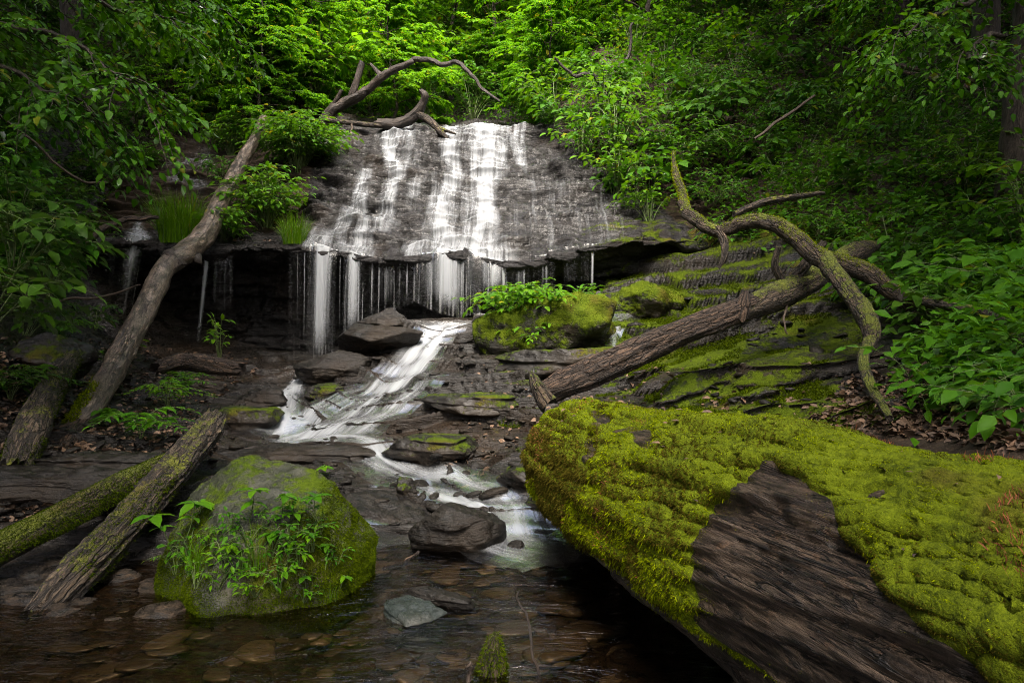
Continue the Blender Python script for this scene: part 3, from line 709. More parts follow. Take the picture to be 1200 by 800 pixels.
#@@OBJECTS
# ------------------------------------------------------------------ leaves, tubes, moss
LT1 = np.array([(0,0,0),(.3,-.5,.07),(.3,0,0),(.3,.5,.07),(.7,-.36,.02),(.7,0,-.04),(.7,.36,.02),(1,0,-.14)])
LF1 = np.array([(0,2,1),(0,3,2),(1,2,5),(1,5,4),(2,3,6),(2,6,5),(4,5,7),(5,6,7)])
LT0 = np.array([(0,0,0),(.45,-.5,.06),(1,0,-.1),(.45,.5,.06)])
LF0 = np.array([(0,2,1),(0,3,2)])
def leaves(geo, Pp, D, N, L, W, detail=1, matidx=0):
    Pp, D, N = (np.asarray(a, float).reshape(-1, 3) for a in (Pp, D, N))
    D = nrm(D); S = nrm(np.cross(D, N)); N = np.cross(S, D)
    T, F = (LT1, LF1) if detail else (LT0, LF0)
    L = np.broadcast_to(L, (len(Pp),))[:, None, None]; W = np.broadcast_to(W, (len(Pp),))[:, None, None]
    V = Pp[:, None]+D[:, None]*T[None, :, 0:1]*L+S[:, None]*T[None, :, 1:2]*W+N[:, None]*T[None, :, 2:3]*L
    k = len(T)
    geo.add(V.reshape(-1, 3), (F[None]+(np.arange(len(Pp))*k)[:, None, None]).reshape(-1, 3), mat=matidx)

def tube(geo, path, rad, seg=12, rough=0.08, seed=0, ridge=0.0, caps=True, mat=0):
    """a limb along path (n,3), radius per point; uv in metres"""
    path = np.asarray(path, float); rad = np.asarray(rad, float); n = len(path)
    tg = nrm(np.gradient(path, axis=0))
    ref = np.array([0, 0, 1.0]) if abs(tg[0, 2]) < .9 else np.array([1.0, 0, 0])
    A = np.zeros((n, 3)); a = nrm(np.cross(tg[0], ref))
    for i in range(n):
        a = nrm(a-tg[i]*(a@tg[i])); A[i] = a
    B = np.cross(tg, A)
    th = np.linspace(0, 2*np.pi, seg+1)
    ring = A[:, None]*np.cos(th)[None, :, None]+B[:, None]*np.sin(th)[None, :, None]
    ln = np.concatenate([[0], np.cumsum(np.linalg.norm(np.diff(path, axis=0), axis=1))])
    rm = max(rad.mean(), 1e-4)
    nv = fbm(np.stack([np.cos(th)[None]*1.6+ln[:, None]*0, np.sin(th)[None]*1.6+ln[:, None]*0, ln[:, None]/rm*0.35+seed*7.7+0*th[None]], -1), 4, seed)
    nr = fbm(np.stack([np.cos(th)[None]*6+ln[:, None]*0, np.sin(th)[None]*6+ln[:, None]*0, ln[:, None]/rm*0.15+seed*3.1+0*th[None]], -1), 2, seed+5) if ridge else 0
    R = rad[:, None]*(1+rough*2*nv+ridge*nr)
    V = path[:, None]+ring*R[..., None]
    uv = np.stack([np.broadcast_to(th[None]*rm, R.shape), np.broadcast_to(ln[:, None]+seed, R.shape)], -1).reshape(-1, 2)
    if caps:
        for e, s in ((0, -1), (n-1, 1)):
            c = path[e]+tg[e]*s*rad[e]*0.1
            jag = np.abs(fbm(np.stack([np.cos(th)*4, np.sin(th)*4, th*0+seed], 1), 3, seed+3))*rad[e]*1.6
            V[e] += tg[e]*s*jag[:, None]; vv = np.concatenate([V[e], [c]]); k = len(vv)-1
            geo.add(vv, [(i, i+1, k) if s > 0 else (i+1, i, k) for i in range(seg)], uv=np.concatenate([uv.reshape(n, seg+1, 2)[e], [[0, ln[e]]]]), mat=mat)
    geo.add(V.reshape(-1, 3), grid_tris(n, seg+1)[:, ::-1], uv=uv, mat=mat)

def limb(geo, pts, n=40, seg=14, rough=0.1, seed=0, ridge=0.0, wiggle=0.0, mat=0):
    """pts = (u, v, depth, width in photo pixels)"""
    c = np.array([np.r_[P(*q[:3]), q[3]/2/FPX*q[2]] for q in pts]); c = catmull(c, n)
    if wiggle: c[:, :3] += wiggle*np.stack([fbm(np.stack([np.arange(n)*.2, np.full(n, seed+k*9.), np.zeros(n)], 1), 3, seed+k) for k in range(3)], 1)
    tube(geo, c[:, :3], c[:, 3], seg, rough, seed, ridge, mat=mat)
    return c

def wtube(geo, pts, n=24, seg=10, rough=0.1, seed=0, ridge=0.0, wiggle=0.0):
    """pts = world (x, y, z, r)"""
    c = catmull(np.array(pts, float), n)
    if wiggle: c[:, :3] += wiggle*np.linspace(0, 1, n)[:, None]*np.stack([fbm(np.stack([np.arange(n)*.25, np.full(n, seed+k*9.), np.zeros(n)], 1), 3, seed+k) for k in range(3)], 1)
    tube(geo, c[:, :3], c[:, 3], seg, rough, seed, ridge)
    return c

def blades(geo, pos, nor, L, W, spread=0.7, droop=0.0, matidx=0, r=rng):
    """one small pointed blade at every position: moss shoots"""
    n = len(pos)
    d = nrm(nor+spread*r.normal(size=(n, 3))+np.array([0, 0, -1.0])*np.reshape(droop, (-1, 1)))
    s = nrm(np.cross(d, r.normal(size=(n, 3))))
    L = L*r.uniform(.5, 1.35, n)[:, None]; W = np.reshape(W, (-1, 1))
    b0 = pos-nor*0.004
    V = np.stack([b0-s*W*.5, b0+s*W*.5, b0+d*L*.6+s*W*.35+nor*0.0, b0+d*L+np.array([0, 0, -1.0])*L*.15], 1)
    i = np.arange(n)[:, None]*4
    geo.add(V.reshape(-1, 3), np.concatenate([i+np.array([[0, 1, 2]]), i+np.array([[0, 2, 3]])]), mat=matidx)

def mesh_points(o, n, test=None, r=rng):
    """n random points and normals on a mesh object's surface, area weighted"""
    me = o.data
    V = np.empty(len(me.vertices)*3, np.float32); me.vertices.foreach_get('co', V); V = V.reshape(-1, 3).astype(float)
    T = np.empty(len(me.loops), np.int32); me.loops.foreach_get('vertex_index', T); T = T.reshape(-1, 3)
    a, b_, c = V[T[:, 0]], V[T[:, 1]], V[T[:, 2]]
    cr = np.cross(b_-a, c-a); ar = np.linalg.norm(cr, axis=1)
    nn = cr/np.maximum(ar[:, None], 1e-12); ce = (a+b_+c)/3
    wgt = ar if test is None else ar*test(ce, nn)
    k = r.choice(len(T), n, p=wgt/wgt.sum())
    q = r.random((n, 2)); q = np.where(q.sum(1, keepdims=True) > 1, 1-q, q)
    return a[k]+(b_[k]-a[k])*q[:, :1]+(c[k]-a[k])*q[:, 1:], nn[k]

# ------------------------------------------------------------------ the big moss-covered log
def build_log():
    t = thing('mossy_log', 'huge fallen log covered in bright green moss with bare weathered wood on its near flank', 'log', (0.9, 2.3, 0.05))
    off = np.array([0.9, 2.3, 0.05])
    ax = np.array([(0.40, 4.36, .47, .33), (0.43, 4.22, .47, .38), (0.55, 3.7, .465, .41), (0.76, 2.98, .45, .43), (0.99, 2.2, .455, .445), (1.18, 1.5, .475, .45), (1.37, .8, .50, .455), (1.56, .1, .52, .455)])
    n, m = 520, 420
    c = catmull(ax, n); th = np.linspace(-np.pi, np.pi, m+1)
    tg = nrm(np.gradient(c[:, :3], axis=0)); left = nrm(np.cross(np.array([0, 0, 1.0]), -tg)); left = np.where(left[:, :1] > 0, -left, left); up = np.cross(left, tg); up = np.where(up[:, 2:] < 0, -up, up)
    ring = left[:, None]*np.sin(th)[None, :, None]+up[:, None]*np.cos(th)[None, :, None]
    ln = np.concatenate([[0], np.cumsum(np.linalg.norm(np.diff(c[:, :3], axis=0), axis=1))])
    cs, sn = np.cos(th)[None]+0*ln[:, None], np.sin(th)[None]+0*ln[:, None]; LL = ln[:, None]+0*th[None]
    big = fbm(np.stack([cs*.9, sn*.9, LL*1.1], -1), 3, 1)
    grain = fbm(np.stack([cs*9, sn*9, LL*1.0], -1), 4, 2)+.5*fbm(np.stack([cs*24, sn*24, LL*1.6], -1), 3, 3)
    crack = -np.abs(fbm(np.stack([cs*5, sn*5, LL*.55], -1), 2, 4))
    spir = th[None]+.35*LL
    cs2, sn2 = np.cos(spir), np.sin(spir)
    fur = -np.abs(fbm(np.stack([cs2*7, sn2*7, LL*.8], -1), 3, 24)); pit = sstep(.18, .42, fbm(np.stack([cs2*3.2, sn2*3.2, LL*2.4], -1), 4, 25))
    R = c[:, 3:4]*(1+.10*big)+.018*grain+.03*crack+.045*np.maximum(fur, -.35)-.02*pit
    endj = sstep(0, .13, LL+.09*fbm(np.stack([cs*3, sn*3, LL*0], -1), 3, 6))
    R = R*(.35+.65*endj)
    base = c[:, None, :3]+ring*R[..., None]
    nor = grid_normals(base); 
    if (nor[n//2, m//2]*ring[n//2, m//2]).sum() < 0: nor = -nor
    u, v = to_px(base); vis = (nor*(np.array([0, 0, CAMZ])-base)).sum(-1) > 0
    un = u+36*fbm(np.stack([LL*5, th[None]*3+0*LL, LL*0], -1), 6, 12, .62); vn = v+36*fbm(np.stack([LL*5+9, th[None]*3+0*LL, LL*0], -1), 6, 13, .62)
    bare = [(824, 690), (826, 630), (836, 604), (868, 575), (884, 549), (905, 545), (950, 572), (970, 600), (990, 630), (1025, 665), (1060, 700), (1095, 735), (1130, 770), (1165, 810), (1230, 950), (830, 950), (800, 800), (812, 740)]
    mask = np.where(vis & inpoly(un, vn, bare), 0.0, 1.0)
    for (eu, ev, ru, rv) in [(694, 505, 13, 26), (748, 512, 22, 13), (690, 545, 8, 14), (1030, 585, 16, 10), (930, 700, 0, 0), (795, 590, 9, 12)]:
        if ru: mask = np.where(vis & (((un-eu)/ru)**2+((vn-ev)/rv)**2 < 1), 0, mask)
    low = np.abs(th)[None]+.35*fbm(np.stack([LL*3, cs, sn], -1), 3, 15)
    mask = mask*(low < 2.05)
    for _ in range(9):
        mask[1:-1] = .25*mask[:-2]+.5*mask[1:-1]+.25*mask[2:]; mask[:, 1:-1] = .25*mask[:, :-2]+.5*mask[:, 1:-1]+.25*mask[:, 2:]
    lump = fbm(base*6.5, 4, 17)*.5+.5; lump2 = fbm(base*19, 3, 18)*.5+.5; lump3 = fbm(base*45, 2, 19)
    thin = .55+.45*sstep(-.35, .25, fbm(base*2.2, 3, 29))
    thick = sstep(.2, 1, mask)*thin*(.012+.022*lump**1.5+.013*lump2+.009*lump3)
    # wood
    g = Geo(); uv = np.stack([th[None]*.45+0*LL, LL], -1).reshape(-1, 2)
    g.add((base-off).reshape(-1, 3), grid_tris(n, m+1), uv=uv)
    for e, s in ((0, 1), (n-1, -1)):
        cc = c[e, :3]-off; vv = np.concatenate([base[e]-off, [cc]])
        g.add(vv, [(i, i+1, m+1) if s > 0 else (i+1, i, m+1) for i in range(m)], uv=np.zeros((m+2, 2))+.01)
    g.build('wood', M['old_wood'], t)
    # moss cushion and shoots
    ms = base+nor*(thick-.004)[..., None]; mn = grid_normals(ms)
    if (mn[n//2, m//2]*ring[n//2, m//2]).sum() < 0: mn = -mn
    T = grid_tris(n, m+1); kf = (mask > .22).ravel(); T = T[kf[T].all(1)]
    use = np.unique(T); rm = np.full(kf.size, -1); rm[use] = np.arange(len(use))
    g = Geo(); g.add((ms-off).reshape(-1, 3)[use], rm[T], mat=0)
    visd = ((mn*nrm(np.array([0, 0, CAMZ])-ms)).sum(-1) > -.25) & (mask > .3+.35*rng.random(mask.shape)) & (ms[..., 1] > .75)
    idx = np.flatnonzero(visd.ravel())
    wt = np.linalg.norm(np.cross(np.gradient(ms, axis=0), np.gradient(ms, axis=1)), axis=-1).ravel()[idx]/np.maximum(ms[..., 1].ravel()[idx], .9)**1.6
    k = rng.choice(idx, 560000, p=wt/wt.sum())
    jit = np.gradient(ms, axis=0).reshape(-1, 3)[k]*rng.uniform(-.5, .5, (len(k), 1))+np.gradient(ms, axis=1).reshape(-1, 3)[k]*rng.uniform(-.5, .5, (len(k), 1))
    p = ms.reshape(-1, 3)[k]+jit-off; nn = mn.reshape(-1, 3)[k]
    side = np.clip(1-nn[:, 2], 0, 1)
    dsc = np.clip((p[:, 1]+off[1])/2.6, .42, 1.3)[:, None]
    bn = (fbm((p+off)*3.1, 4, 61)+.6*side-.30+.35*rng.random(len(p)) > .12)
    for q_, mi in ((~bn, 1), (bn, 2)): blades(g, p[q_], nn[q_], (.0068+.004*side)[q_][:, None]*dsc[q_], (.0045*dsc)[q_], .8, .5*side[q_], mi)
    # long drooping shoots on the flank
    s2 = np.flatnonzero((visd & (th[None] > .9) & (th[None] < 2.3) & (mask > .5)).ravel())
    k = rng.choice(s2, 30000); p = ms.reshape(-1, 3)[k]-off; nn = mn.reshape(-1, 3)[k]
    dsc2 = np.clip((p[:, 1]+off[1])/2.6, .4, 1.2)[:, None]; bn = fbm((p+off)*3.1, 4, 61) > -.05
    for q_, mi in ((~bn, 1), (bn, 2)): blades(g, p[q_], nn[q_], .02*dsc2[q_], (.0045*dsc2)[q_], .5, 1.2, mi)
    gmoss = g
    # shoots thinning out over the bare wood beyond the cushion's edge
    w2 = mask.copy()
    for _ in range(60):
        w2[1:-1] = .25*w2[:-2]+.5*w2[1:-1]+.25*w2[2:]; w2[:, 1:-1] = .25*w2[:, :-2]+.5*w2[:, 1:-1]+.25*w2[:, 2:]
    w2 = np.where((mask < .4) & vis & (base[..., 1] > .75), w2**1.2*sstep(-.1, .3, fbm(base*12, 4, 67)), 0).ravel()
    k = rng.choice(len(w2), 60000, p=w2/w2.sum()); jit = np.gradient(base, axis=0).reshape(-1, 3)[k]*rng.uniform(-.5, .5, (len(k), 1))+np.gradient(base, axis=1).reshape(-1, 3)[k]*rng.uniform(-.5, .5, (len(k), 1))
    p = base.reshape(-1, 3)[k]+jit-off; dk = np.clip((p[:, 1]+off[1])/2.6, .42, 1.3)[:, None]
    half = rng.random(len(k)) < .5
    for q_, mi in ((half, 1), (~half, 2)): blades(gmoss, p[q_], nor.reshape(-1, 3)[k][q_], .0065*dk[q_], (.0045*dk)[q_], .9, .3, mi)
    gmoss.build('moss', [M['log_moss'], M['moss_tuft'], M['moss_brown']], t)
    # reddish spore stalks
    k = np.flatnonzero((visd & (mask > .8) & (fbm(base*3.2, 3, 44) > .12) & (u > 930) & (mn[..., 2] > .3)).ravel())
    k2 = np.flatnonzero((visd & (mask > .8) & (fbm(base*5, 3, 45) > .25) & (u < 760)).ravel())
    k = np.concatenate([rng.choice(k, 5000), rng.choice(k2, 1500)])
    g = Geo(); p = ms.reshape(-1, 3)[k]-off+rng.normal(size=(len(k), 3))*.003; nn = nrm(mn.reshape(-1, 3)[k]+np.array([0, 0, 1.0]))
    blades(g, p, nn, .022, .0022, .25, 0)
    g.build('red_moss', M['red_moss'], t)
    # stub of a broken branch at the far end, a torn strip of wood hanging from the flank
    g = Geo(); limb(g, [(640, 470, 4.28, 26), (628, 450, 4.28, 16), (622, 436, 4.3, 5)], 14, 10, .25, 3, .2)
    g.V = [a-off for a in g.V]; g.build('branch_stub', M['bark_mossy'], t)
    g = Geo(); limb(g, [(722, 655, 3.55, 26), (730, 680, 3.53, 20), (738, 706, 3.52, 5)], 16, 8, .3, 4, .3)
    g.V = [a-off for a in g.V]; g.build('torn_strip', M['bark_mossy'], t)
    g = Geo(); limb(g, [(786, 690, 3.0, 22), (792, 715, 2.98, 14), (797, 735, 2.98, 4)], 12, 8, .3, 6, .3)
    g.V = [a-off for a in g.V]; g.build('torn_strip', M['bark_mossy'], t)
    return t, (ms, mn, visd)

def moss_base_material(name, dark, lite, brown):
    m, nt, out = mat(name); b = NB(nt)
    v = b.objco(); col = moss_color(b, v, dark, lite, brown)
    h = b.math('ADD', b.noise(v, 160, 3, .7), b.noise(v, 45, 3, .6))
    bs = b.n('ShaderNodeBsdfPrincipled', {'Base Color': col, 'Roughness': 0.95, 'Specular IOR Level': 0.1, 'Normal': b.bump(h, .9, .012)}, out=None)
    b.link(bs.outputs[0], out.inputs[0]); return m
M['log_moss'] = moss_base_material('log_moss', (0.022, 0.034, 0.002), (0.10, 0.13, 0.004), (0.06, 0.04, 0.008))
M['dim_moss'] = moss_base_material('dim_moss', (0.02, 0.03, 0.004), (0.07, 0.09, 0.008), (0.05, 0.035, 0.01))
LOG, (LOG_P, LOG_N, LOG_VIS) = build_log()

# ------------------------------------------------------------------ rocks
def rock_geo(size, seed, faces=14, rough=.05, res=70, flat=None, soft=18, layers=3):
    r = np.random.default_rng(seed)
    th = np.linspace(0, np.pi, res); ph = np.linspace(0, 2*np.pi, res*2)
    d = np.stack([np.sin(th)[:, None]*np.cos(ph)[None], np.sin(th)[:, None]*np.sin(ph)[None], np.cos(th)[:, None]+0*ph[None]], -1)
    pn = nrm(r.normal(size=(faces, 3))); pd = r.uniform(.78, 1.0, faces)
    if flat: pn = np.concatenate([pn, nrm(np.array(flat, float)[:, :3])]); pd = np.concatenate([pd, np.array(flat, float)[:, 3]])
    dots = np.maximum(np.einsum('ijk,lk->ijl', d, pn), 1e-3)
    R = 1/((np.sum((dots/pd)**soft, -1))**(1/soft))
    V = d*np.minimum(R, 1.25)[..., None]*np.array(size)/2
    nz = fbm(V*3.0/max(size)*1.2+seed, 5, seed)*rough*max(size)+.012*max(size)*fbm(V*14/max(size)+seed, 3, seed+1)
    V = V+d*nz[..., None]
    if layers:
        h = size[2]/layers; q = (V[..., 2]+.25*h*fbm(V*3/max(size), 3, seed+4)+.06*V[..., 0])/h; fl = np.floor(q); fr = q-fl
        off = lambda f: fbm(np.stack([f*5.3+seed, V[..., 0]*2.2/max(size)+f*2.1, V[..., 1]*2.2/max(size)], -1), 3, seed+7)
        t_ = sstep(.75, 1, fr); k_ = off(fl)*(1-t_)+off(fl+1)*t_-.3*(fr-.5)*(1-t_)
        V = V+d*np.array([1, 1, .15])*(k_*.12*min(size[0], size[1]))[..., None]
    g = Geo(); g.add(V.reshape(-1, 3), grid_tris(res, res*2)); return g
def rock(u, v, y, size, seed, m, label, name='stream_rock', cat='rock', rotz=0.0, tilt=(0, 0), sink=.25, group=None, z=None, **kw):
    p = P(u, v, y)
    o = rock_geo(size, seed, **kw).build(name, m)
    zz = (ground_z(p[0], y) if z is None else z)
    o.location = (p[0], y, float(zz)+size[2]*(.5-sink)); o.rotation_euler = (tilt[0], tilt[1], rotz)
    return tag(o, label, cat, group)

# the mossy boulder
bt = thing('mossy_boulder', 'large mossy boulder with a pale bare crown standing in the stream pool', 'boulder', (-1.21, 3.5, -.03))
gb = rock_geo((1.14, 1.0, 1.06), 21, 12, .075, 170, flat=[(0, -.25, 1, .84), (-.5, -.35, .8, .86), (.8, -.2, .6, .8), (.1, -1, .45, .86), (1, -.3, 0, .86), (-1, -.3, .25, .92)], soft=34, layers=0)
bo = gb.build('stone', M['boulder'], bt); bo.location = (0, 0, .06)
def near_vis(c, n): return ((n*nrm(np.array([0, 0, CAMZ])-(c+np.array(bt.location)+np.array(bo.location)))).sum(-1) > -.2)*(c[:, 2] > -.12)
def boulder_w(c, n):
    k = fbm(c*3.5, 3, 5)*.5+.5+.35*sstep(.2, .5, c[:, 0])+.35*sstep(.3, -.05, c[:, 2])-.5*sstep(.28, .5, c[:, 2])*sstep(.35, .1, c[:, 0])
    return near_vis(c, n)*sstep(.35, .8, k)
p, nn = mesh_points(bo, 120000, boulder_w)
g = Geo(); side = np.clip(1-nn[:, 2], 0, 1); blades(g, p+nn*.002+np.array([0, 0, .06]), nn, (.007+.004*side)[:, None], .0045, .8, .5*side)
p, nn = mesh_points(bo, 9000, lambda c, n: near_vis(c, n)*(c[:, 0] > .25)*(c[:, 2] < .3)); blades(g, p+np.array([0, 0, .06]), nn, .018, .005, .5, 1.2)
g.build('moss', M['moss_dim'], bt)

R_, RM = M['rock'], M['rock_mossy']
rock(535, 640, 4.05, (.46, .36, .32), 31, R_, 'dark angular rock parting the current where the stream enters the pool', sink=.3, z=0, tilt=(.1, -.1), faces=10)
rock(606, 652, 3.9, (.11, .09, .09), 32, R_, 'small round stone in the white wash beside the big log', sink=.4, z=0)
rock(452, 588, 4.55, (.52, .5, .2), 33, R_, 'flat wet slab tilted towards the water behind the mossy boulder', sink=.46, tilt=(.25, .2), faces=8, flat=[(0, 0, 1, .7)])
rock(473, 558, 4.8, (.13, .12, .17), 34, RM, 'small pointed stone standing on the tip of a flat slab', sink=.15)
rock(425, 562, 4.75, (.6, .35, .14), 35, R_, 'thin brown slab lying behind the mossy boulder', sink=.2, faces=8, flat=[(0, 0, 1, .7)])
rock(330, 523, 5.6, (1.35, .42, .17), 36, R_, 'long dark ledge slab below the white cascade', sink=.35, faces=9, flat=[(0, 0, 1, .75)], rotz=.05)
rock(487, 738, 3.0, (.24, .2, .085), 37, M['slab_pale'], 'pale grey flat stone awash in the pool', sink=.35, z=0, tilt=(.12, .05), faces=8, flat=[(0, 0, 1, .6)])
rock(514, 716, 3.15, (.36, .12, .08), 38, R_, 'dark sliver of rock breaking the pool surface', sink=.4, z=0, rotz=-.35, faces=8)
rock(278, 478, 6.5, (.72, .5, .3), 39, RM, 'dark mossy rock left of the white cascade', sink=.46, faces=9, flat=[(0, 0, 1, .75)])
rock(442, 402, 8.3, (1.05, .7, .36), 40, R_, 'large dark layered rock between the cascade and the tall curtain of water', sink=.45, faces=16)
rock(452, 372, 8.9, (.75, .5, .36), 41, R_, 'dark hump of rock just under the curtain of falling water', sink=.42, faces=16)
rock(395, 440, 7.9, (.75, .55, .36), 42, R_, 'low dark rock beside the small left-hand chute', sink=.3, faces=12)
rock(378, 458, 7.3, (.42, .3, .2), 43, RM, 'small mossy stone between the two white chutes', sink=.3)
rock(308, 468, 7.0, (.5, .4, .22), 44, R_, 'wet stone at the foot of the small left-hand chute', sink=.3)
rock(505, 520, 5.5, (.75, .45, .24), 45, RM, 'flat moss-edged rock shelf in the middle of the stream', sink=.46, faces=8, flat=[(0, 0, 1, .7)])
rock(650, 592, 4.55, (.4, .4, .26), 46, RM, 'dark mossy rock wedged at the end of the big log', sink=.46, faces=9)
rock(630, 560, 4.9, (.5, .4, .22), 47, RM, 'low wet rock shelf just beyond the end of the big log', sink=.46, faces=9, flat=[(0, 0, 1, .7)])
rock(560, 470, 6.3, (.9, .5, .24), 48, RM, 'broad mossy shelf right of the white cascade', sink=.4, faces=9, flat=[(0, 0, 1, .7)])
mrock = rock(640, 388, 8.1, (1.9, 1.2, .8), 49, M['mound_rock'], 'big moss-covered rock mound below the right end of the falls', 'mossy_outcrop', sink=.5, faces=12, layers=0, rough=.13, soft=8)
rock(760, 355, 8.7, (1.3, .8, .5), 50, M['mound_rock'], 'mossy rock at the right of the green mound', 'mossy_outcrop', sink=.45, faces=12, layers=0, rough=.13, soft=8)
rock(665, 418, 7.5, (1.6, .6, .4), 51, RM, 'dark undercut rock shelf at the front of the green mound', sink=.4, faces=10, flat=[(0, 0, 1, .75)])
for o in [q for q in COL.objects if q.name.startswith('mossy_outcrop')]:
    p, nn = mesh_points(o, 26000); k = (fbm(p*5, 4, 3) > -.12) & (nn[:, 2] > -.1) & ((nn*nrm(np.array([0, 0, CAMZ])-p-np.array(o.location))).sum(1) > -.3)
    g = Geo(); blades(g, p[k], nn[k], .016, .009, .8); g.build('moss', M['moss_dim'], o)
rock(95, 535, 4.5, (.95, .4, .2), 52, R_, 'flat dark rock ledge on the left bank', sink=.3, faces=9, flat=[(0, 0, 1, .7)])
rock(60, 575, 4.1, (1.1, .4, .2), 53, R_, 'low ledge of wet rock above the left edge of the pool', sink=.3, faces=9, flat=[(0, 0, 1, .7)])
rock(55, 400, 5.9, (.6, .5, .45), 54, RM, 'mossy lump of rock at the left edge under the ferns', sink=.3)
#@@LOGS
# ------------------------------------------------------------------ fallen trunks and branches
def at_base(t, geo, name, m):
    off = np.array(t.location); geo.V = [a-off for a in geo.V]
    return geo.build(name, m, t)

# leaning trunk on the left
t = thing('leaning_dead_tree', 'bare barkless trunk leaning from the left bank up to the rock ledge', 'fallen trunk', P(95, 495, 5.3))
g = Geo(); c = limb(g, [(78, 515, 5.15, 24), (100, 488, 5.35, 29), (122, 452, 5.9, 29), (150, 402, 6.6, 27), (176, 350, 7.4, 25), (190, 320, 7.9, 24), (203, 305, 8.2, 25), (222, 293, 8.6, 26), (240, 275, 9.1, 24), (252, 250, 9.6, 20), (266, 222, 10.2, 18), (284, 188, 10.9, 15), (299, 162, 11.4, 12), (308, 140, 11.9, 10)], 220, 40, .11, 5, .04)
at_base(t, g, 'stem', M['bark_wet'])
g = Geo(); limb(g, [(205, 312, 8.15, 26), (198, 300, 8.12, 22), (192, 297, 8.1, 8)], 12, 10, .3, 8, .2)
at_base(t, g, 'knot', M['dead'])
g = Geo(); limb(g, [(226, 300, 8.55, 16), (232, 306, 8.5, 10), (236, 309, 8.5, 3)], 10, 8, .3, 9, .2)
at_base(t, g, 'knot', M['dead'])
g = Geo(); off = np.array(t.location)
cc = c[8:40]; th = rng.uniform(0, 2*np.pi, 6000); k = rng.integers(0, len(cc)-1, 6000)
dirs = np.stack([np.cos(th), -np.abs(np.sin(th))*.6, np.sin(th)], 1); sel = (dirs[:, 0] < .4) & (dirs[:, 2] > -.5); pp = cc[k, :3]+dirs*cc[k, 3:4]*1.02+rng.normal(size=(6000, 3))*.006
msk = sel & (fbm(pp*5, 3, 3) > -.05+.5*(k/len(cc)-.5))
blades(g, (pp-off)[msk], dirs[msk], .022, .009, .7); g.build('moss', M['moss_tuft'], t)

def mossy_tube_thing(name, label, cat, pts, m, seed, nblade, bmat, thresh=-.1, n=80, seg=24, rough=.1, ridge=.06, bl=.012, gap=lambda s: 0, part='stem', upmin=-.2):
    t = thing(name, label, cat, P(*pts[0][:3])); off = np.array(t.location)
    g = Geo(); c = limb(g, pts, n, seg, rough, seed, ridge); at_base(t, g, part, m)
    if nblade:
        o = t.children[0]
        frac = lambda p: np.argmin(np.linalg.norm(p[:, None]-(c[None, ::4, :3]-off), axis=2), 1)/(len(c[::4])-1.0)
        p, nn = mesh_points(o, nblade)
        k = (nn[:, 2] > upmin) & (fbm((p+off)*4.5, 3, seed) > thresh+gap(frac(p))) & ((nn*nrm(np.array([0, 0, CAMZ])-p-off)).sum(1) > -.3)
        side = np.clip(1-nn[k][:, 2], 0, 1)
        g = Geo(); blades(g, p[k], nn[k], (bl*(1+.6*side))[:, None], bl*.4, .65, .6*side); g.build('moss', bmat, t)
    return t
mossy_tube_thing('mossy_log', 'slim log wholly sleeved in deep green moss, entering at the left edge above the pool', 'log', [(-60, 672, 3.2, 37), (0, 643, 3.4, 38), (60, 612, 3.65, 36), (120, 582, 3.9, 34), (158, 562, 4.1, 30), (190, 545, 4.35, 24)], M['bark_mossy'], 11, 42000, M['moss_dim'], -.5, upmin=-.5)
mossy_tube_thing('bark_log', 'rough barked log with a mossy flank resting beside the mossy boulder', 'log', [(46, 722, 3.1, 34), (84, 682, 3.25, 42), (124, 640, 3.5, 42), (170, 590, 3.9, 40), (208, 547, 4.35, 37), (240, 508, 4.9, 34), (250, 494, 5.05, 27)], M['bark_half'], 12, 36000, M['moss_dim'], .02, seg=48, n=140, rough=.13, ridge=.22, gap=lambda s: .35*sstep(.5, .8, s))
mossy_tube_thing('bark_log', 'brown mossy trunk end leaning on the left bank beside the pale leaning trunk', 'log', [(20, 545, 4.3, 34), (34, 512, 4.5, 36), (52, 470, 5.0, 32), (70, 440, 5.5, 27), (84, 420, 5.9, 20)], M['bark_half'], 13, 16000, M['moss_dim'], .0)
mossy_tube_thing('tree_root', 'dark root snaking from the foot of the leaning trunk down the left bank', 'root', [(95, 500, 5.2, 20), (80, 520, 4.95, 22), (70, 540, 4.75, 18), (50, 552, 4.6, 10)], M['bark_brown'], 14, 0, None)
mossy_tube_thing('rotten_log', 'rotten brown log lying flat in the litter at the foot of the undercut cliff', 'log', [(185, 432, 7.6, 16), (215, 424, 7.9, 19), (250, 428, 8.0, 20), (280, 432, 8.0, 16)], M['bark_brown'], 15, 0, None, rough=.2)
mossy_tube_thing('stump_snag', 'short mossy snag poking out of the pool close to the camera', 'snag', [(574, 830, 2.5, 42), (576, 785, 2.5, 34), (579, 752, 2.5, 17), (581, 742, 2.5, 6)], M['bark_mossy'], 16, 7000, M['moss_dim'], -.25, bl=.012, n=40)

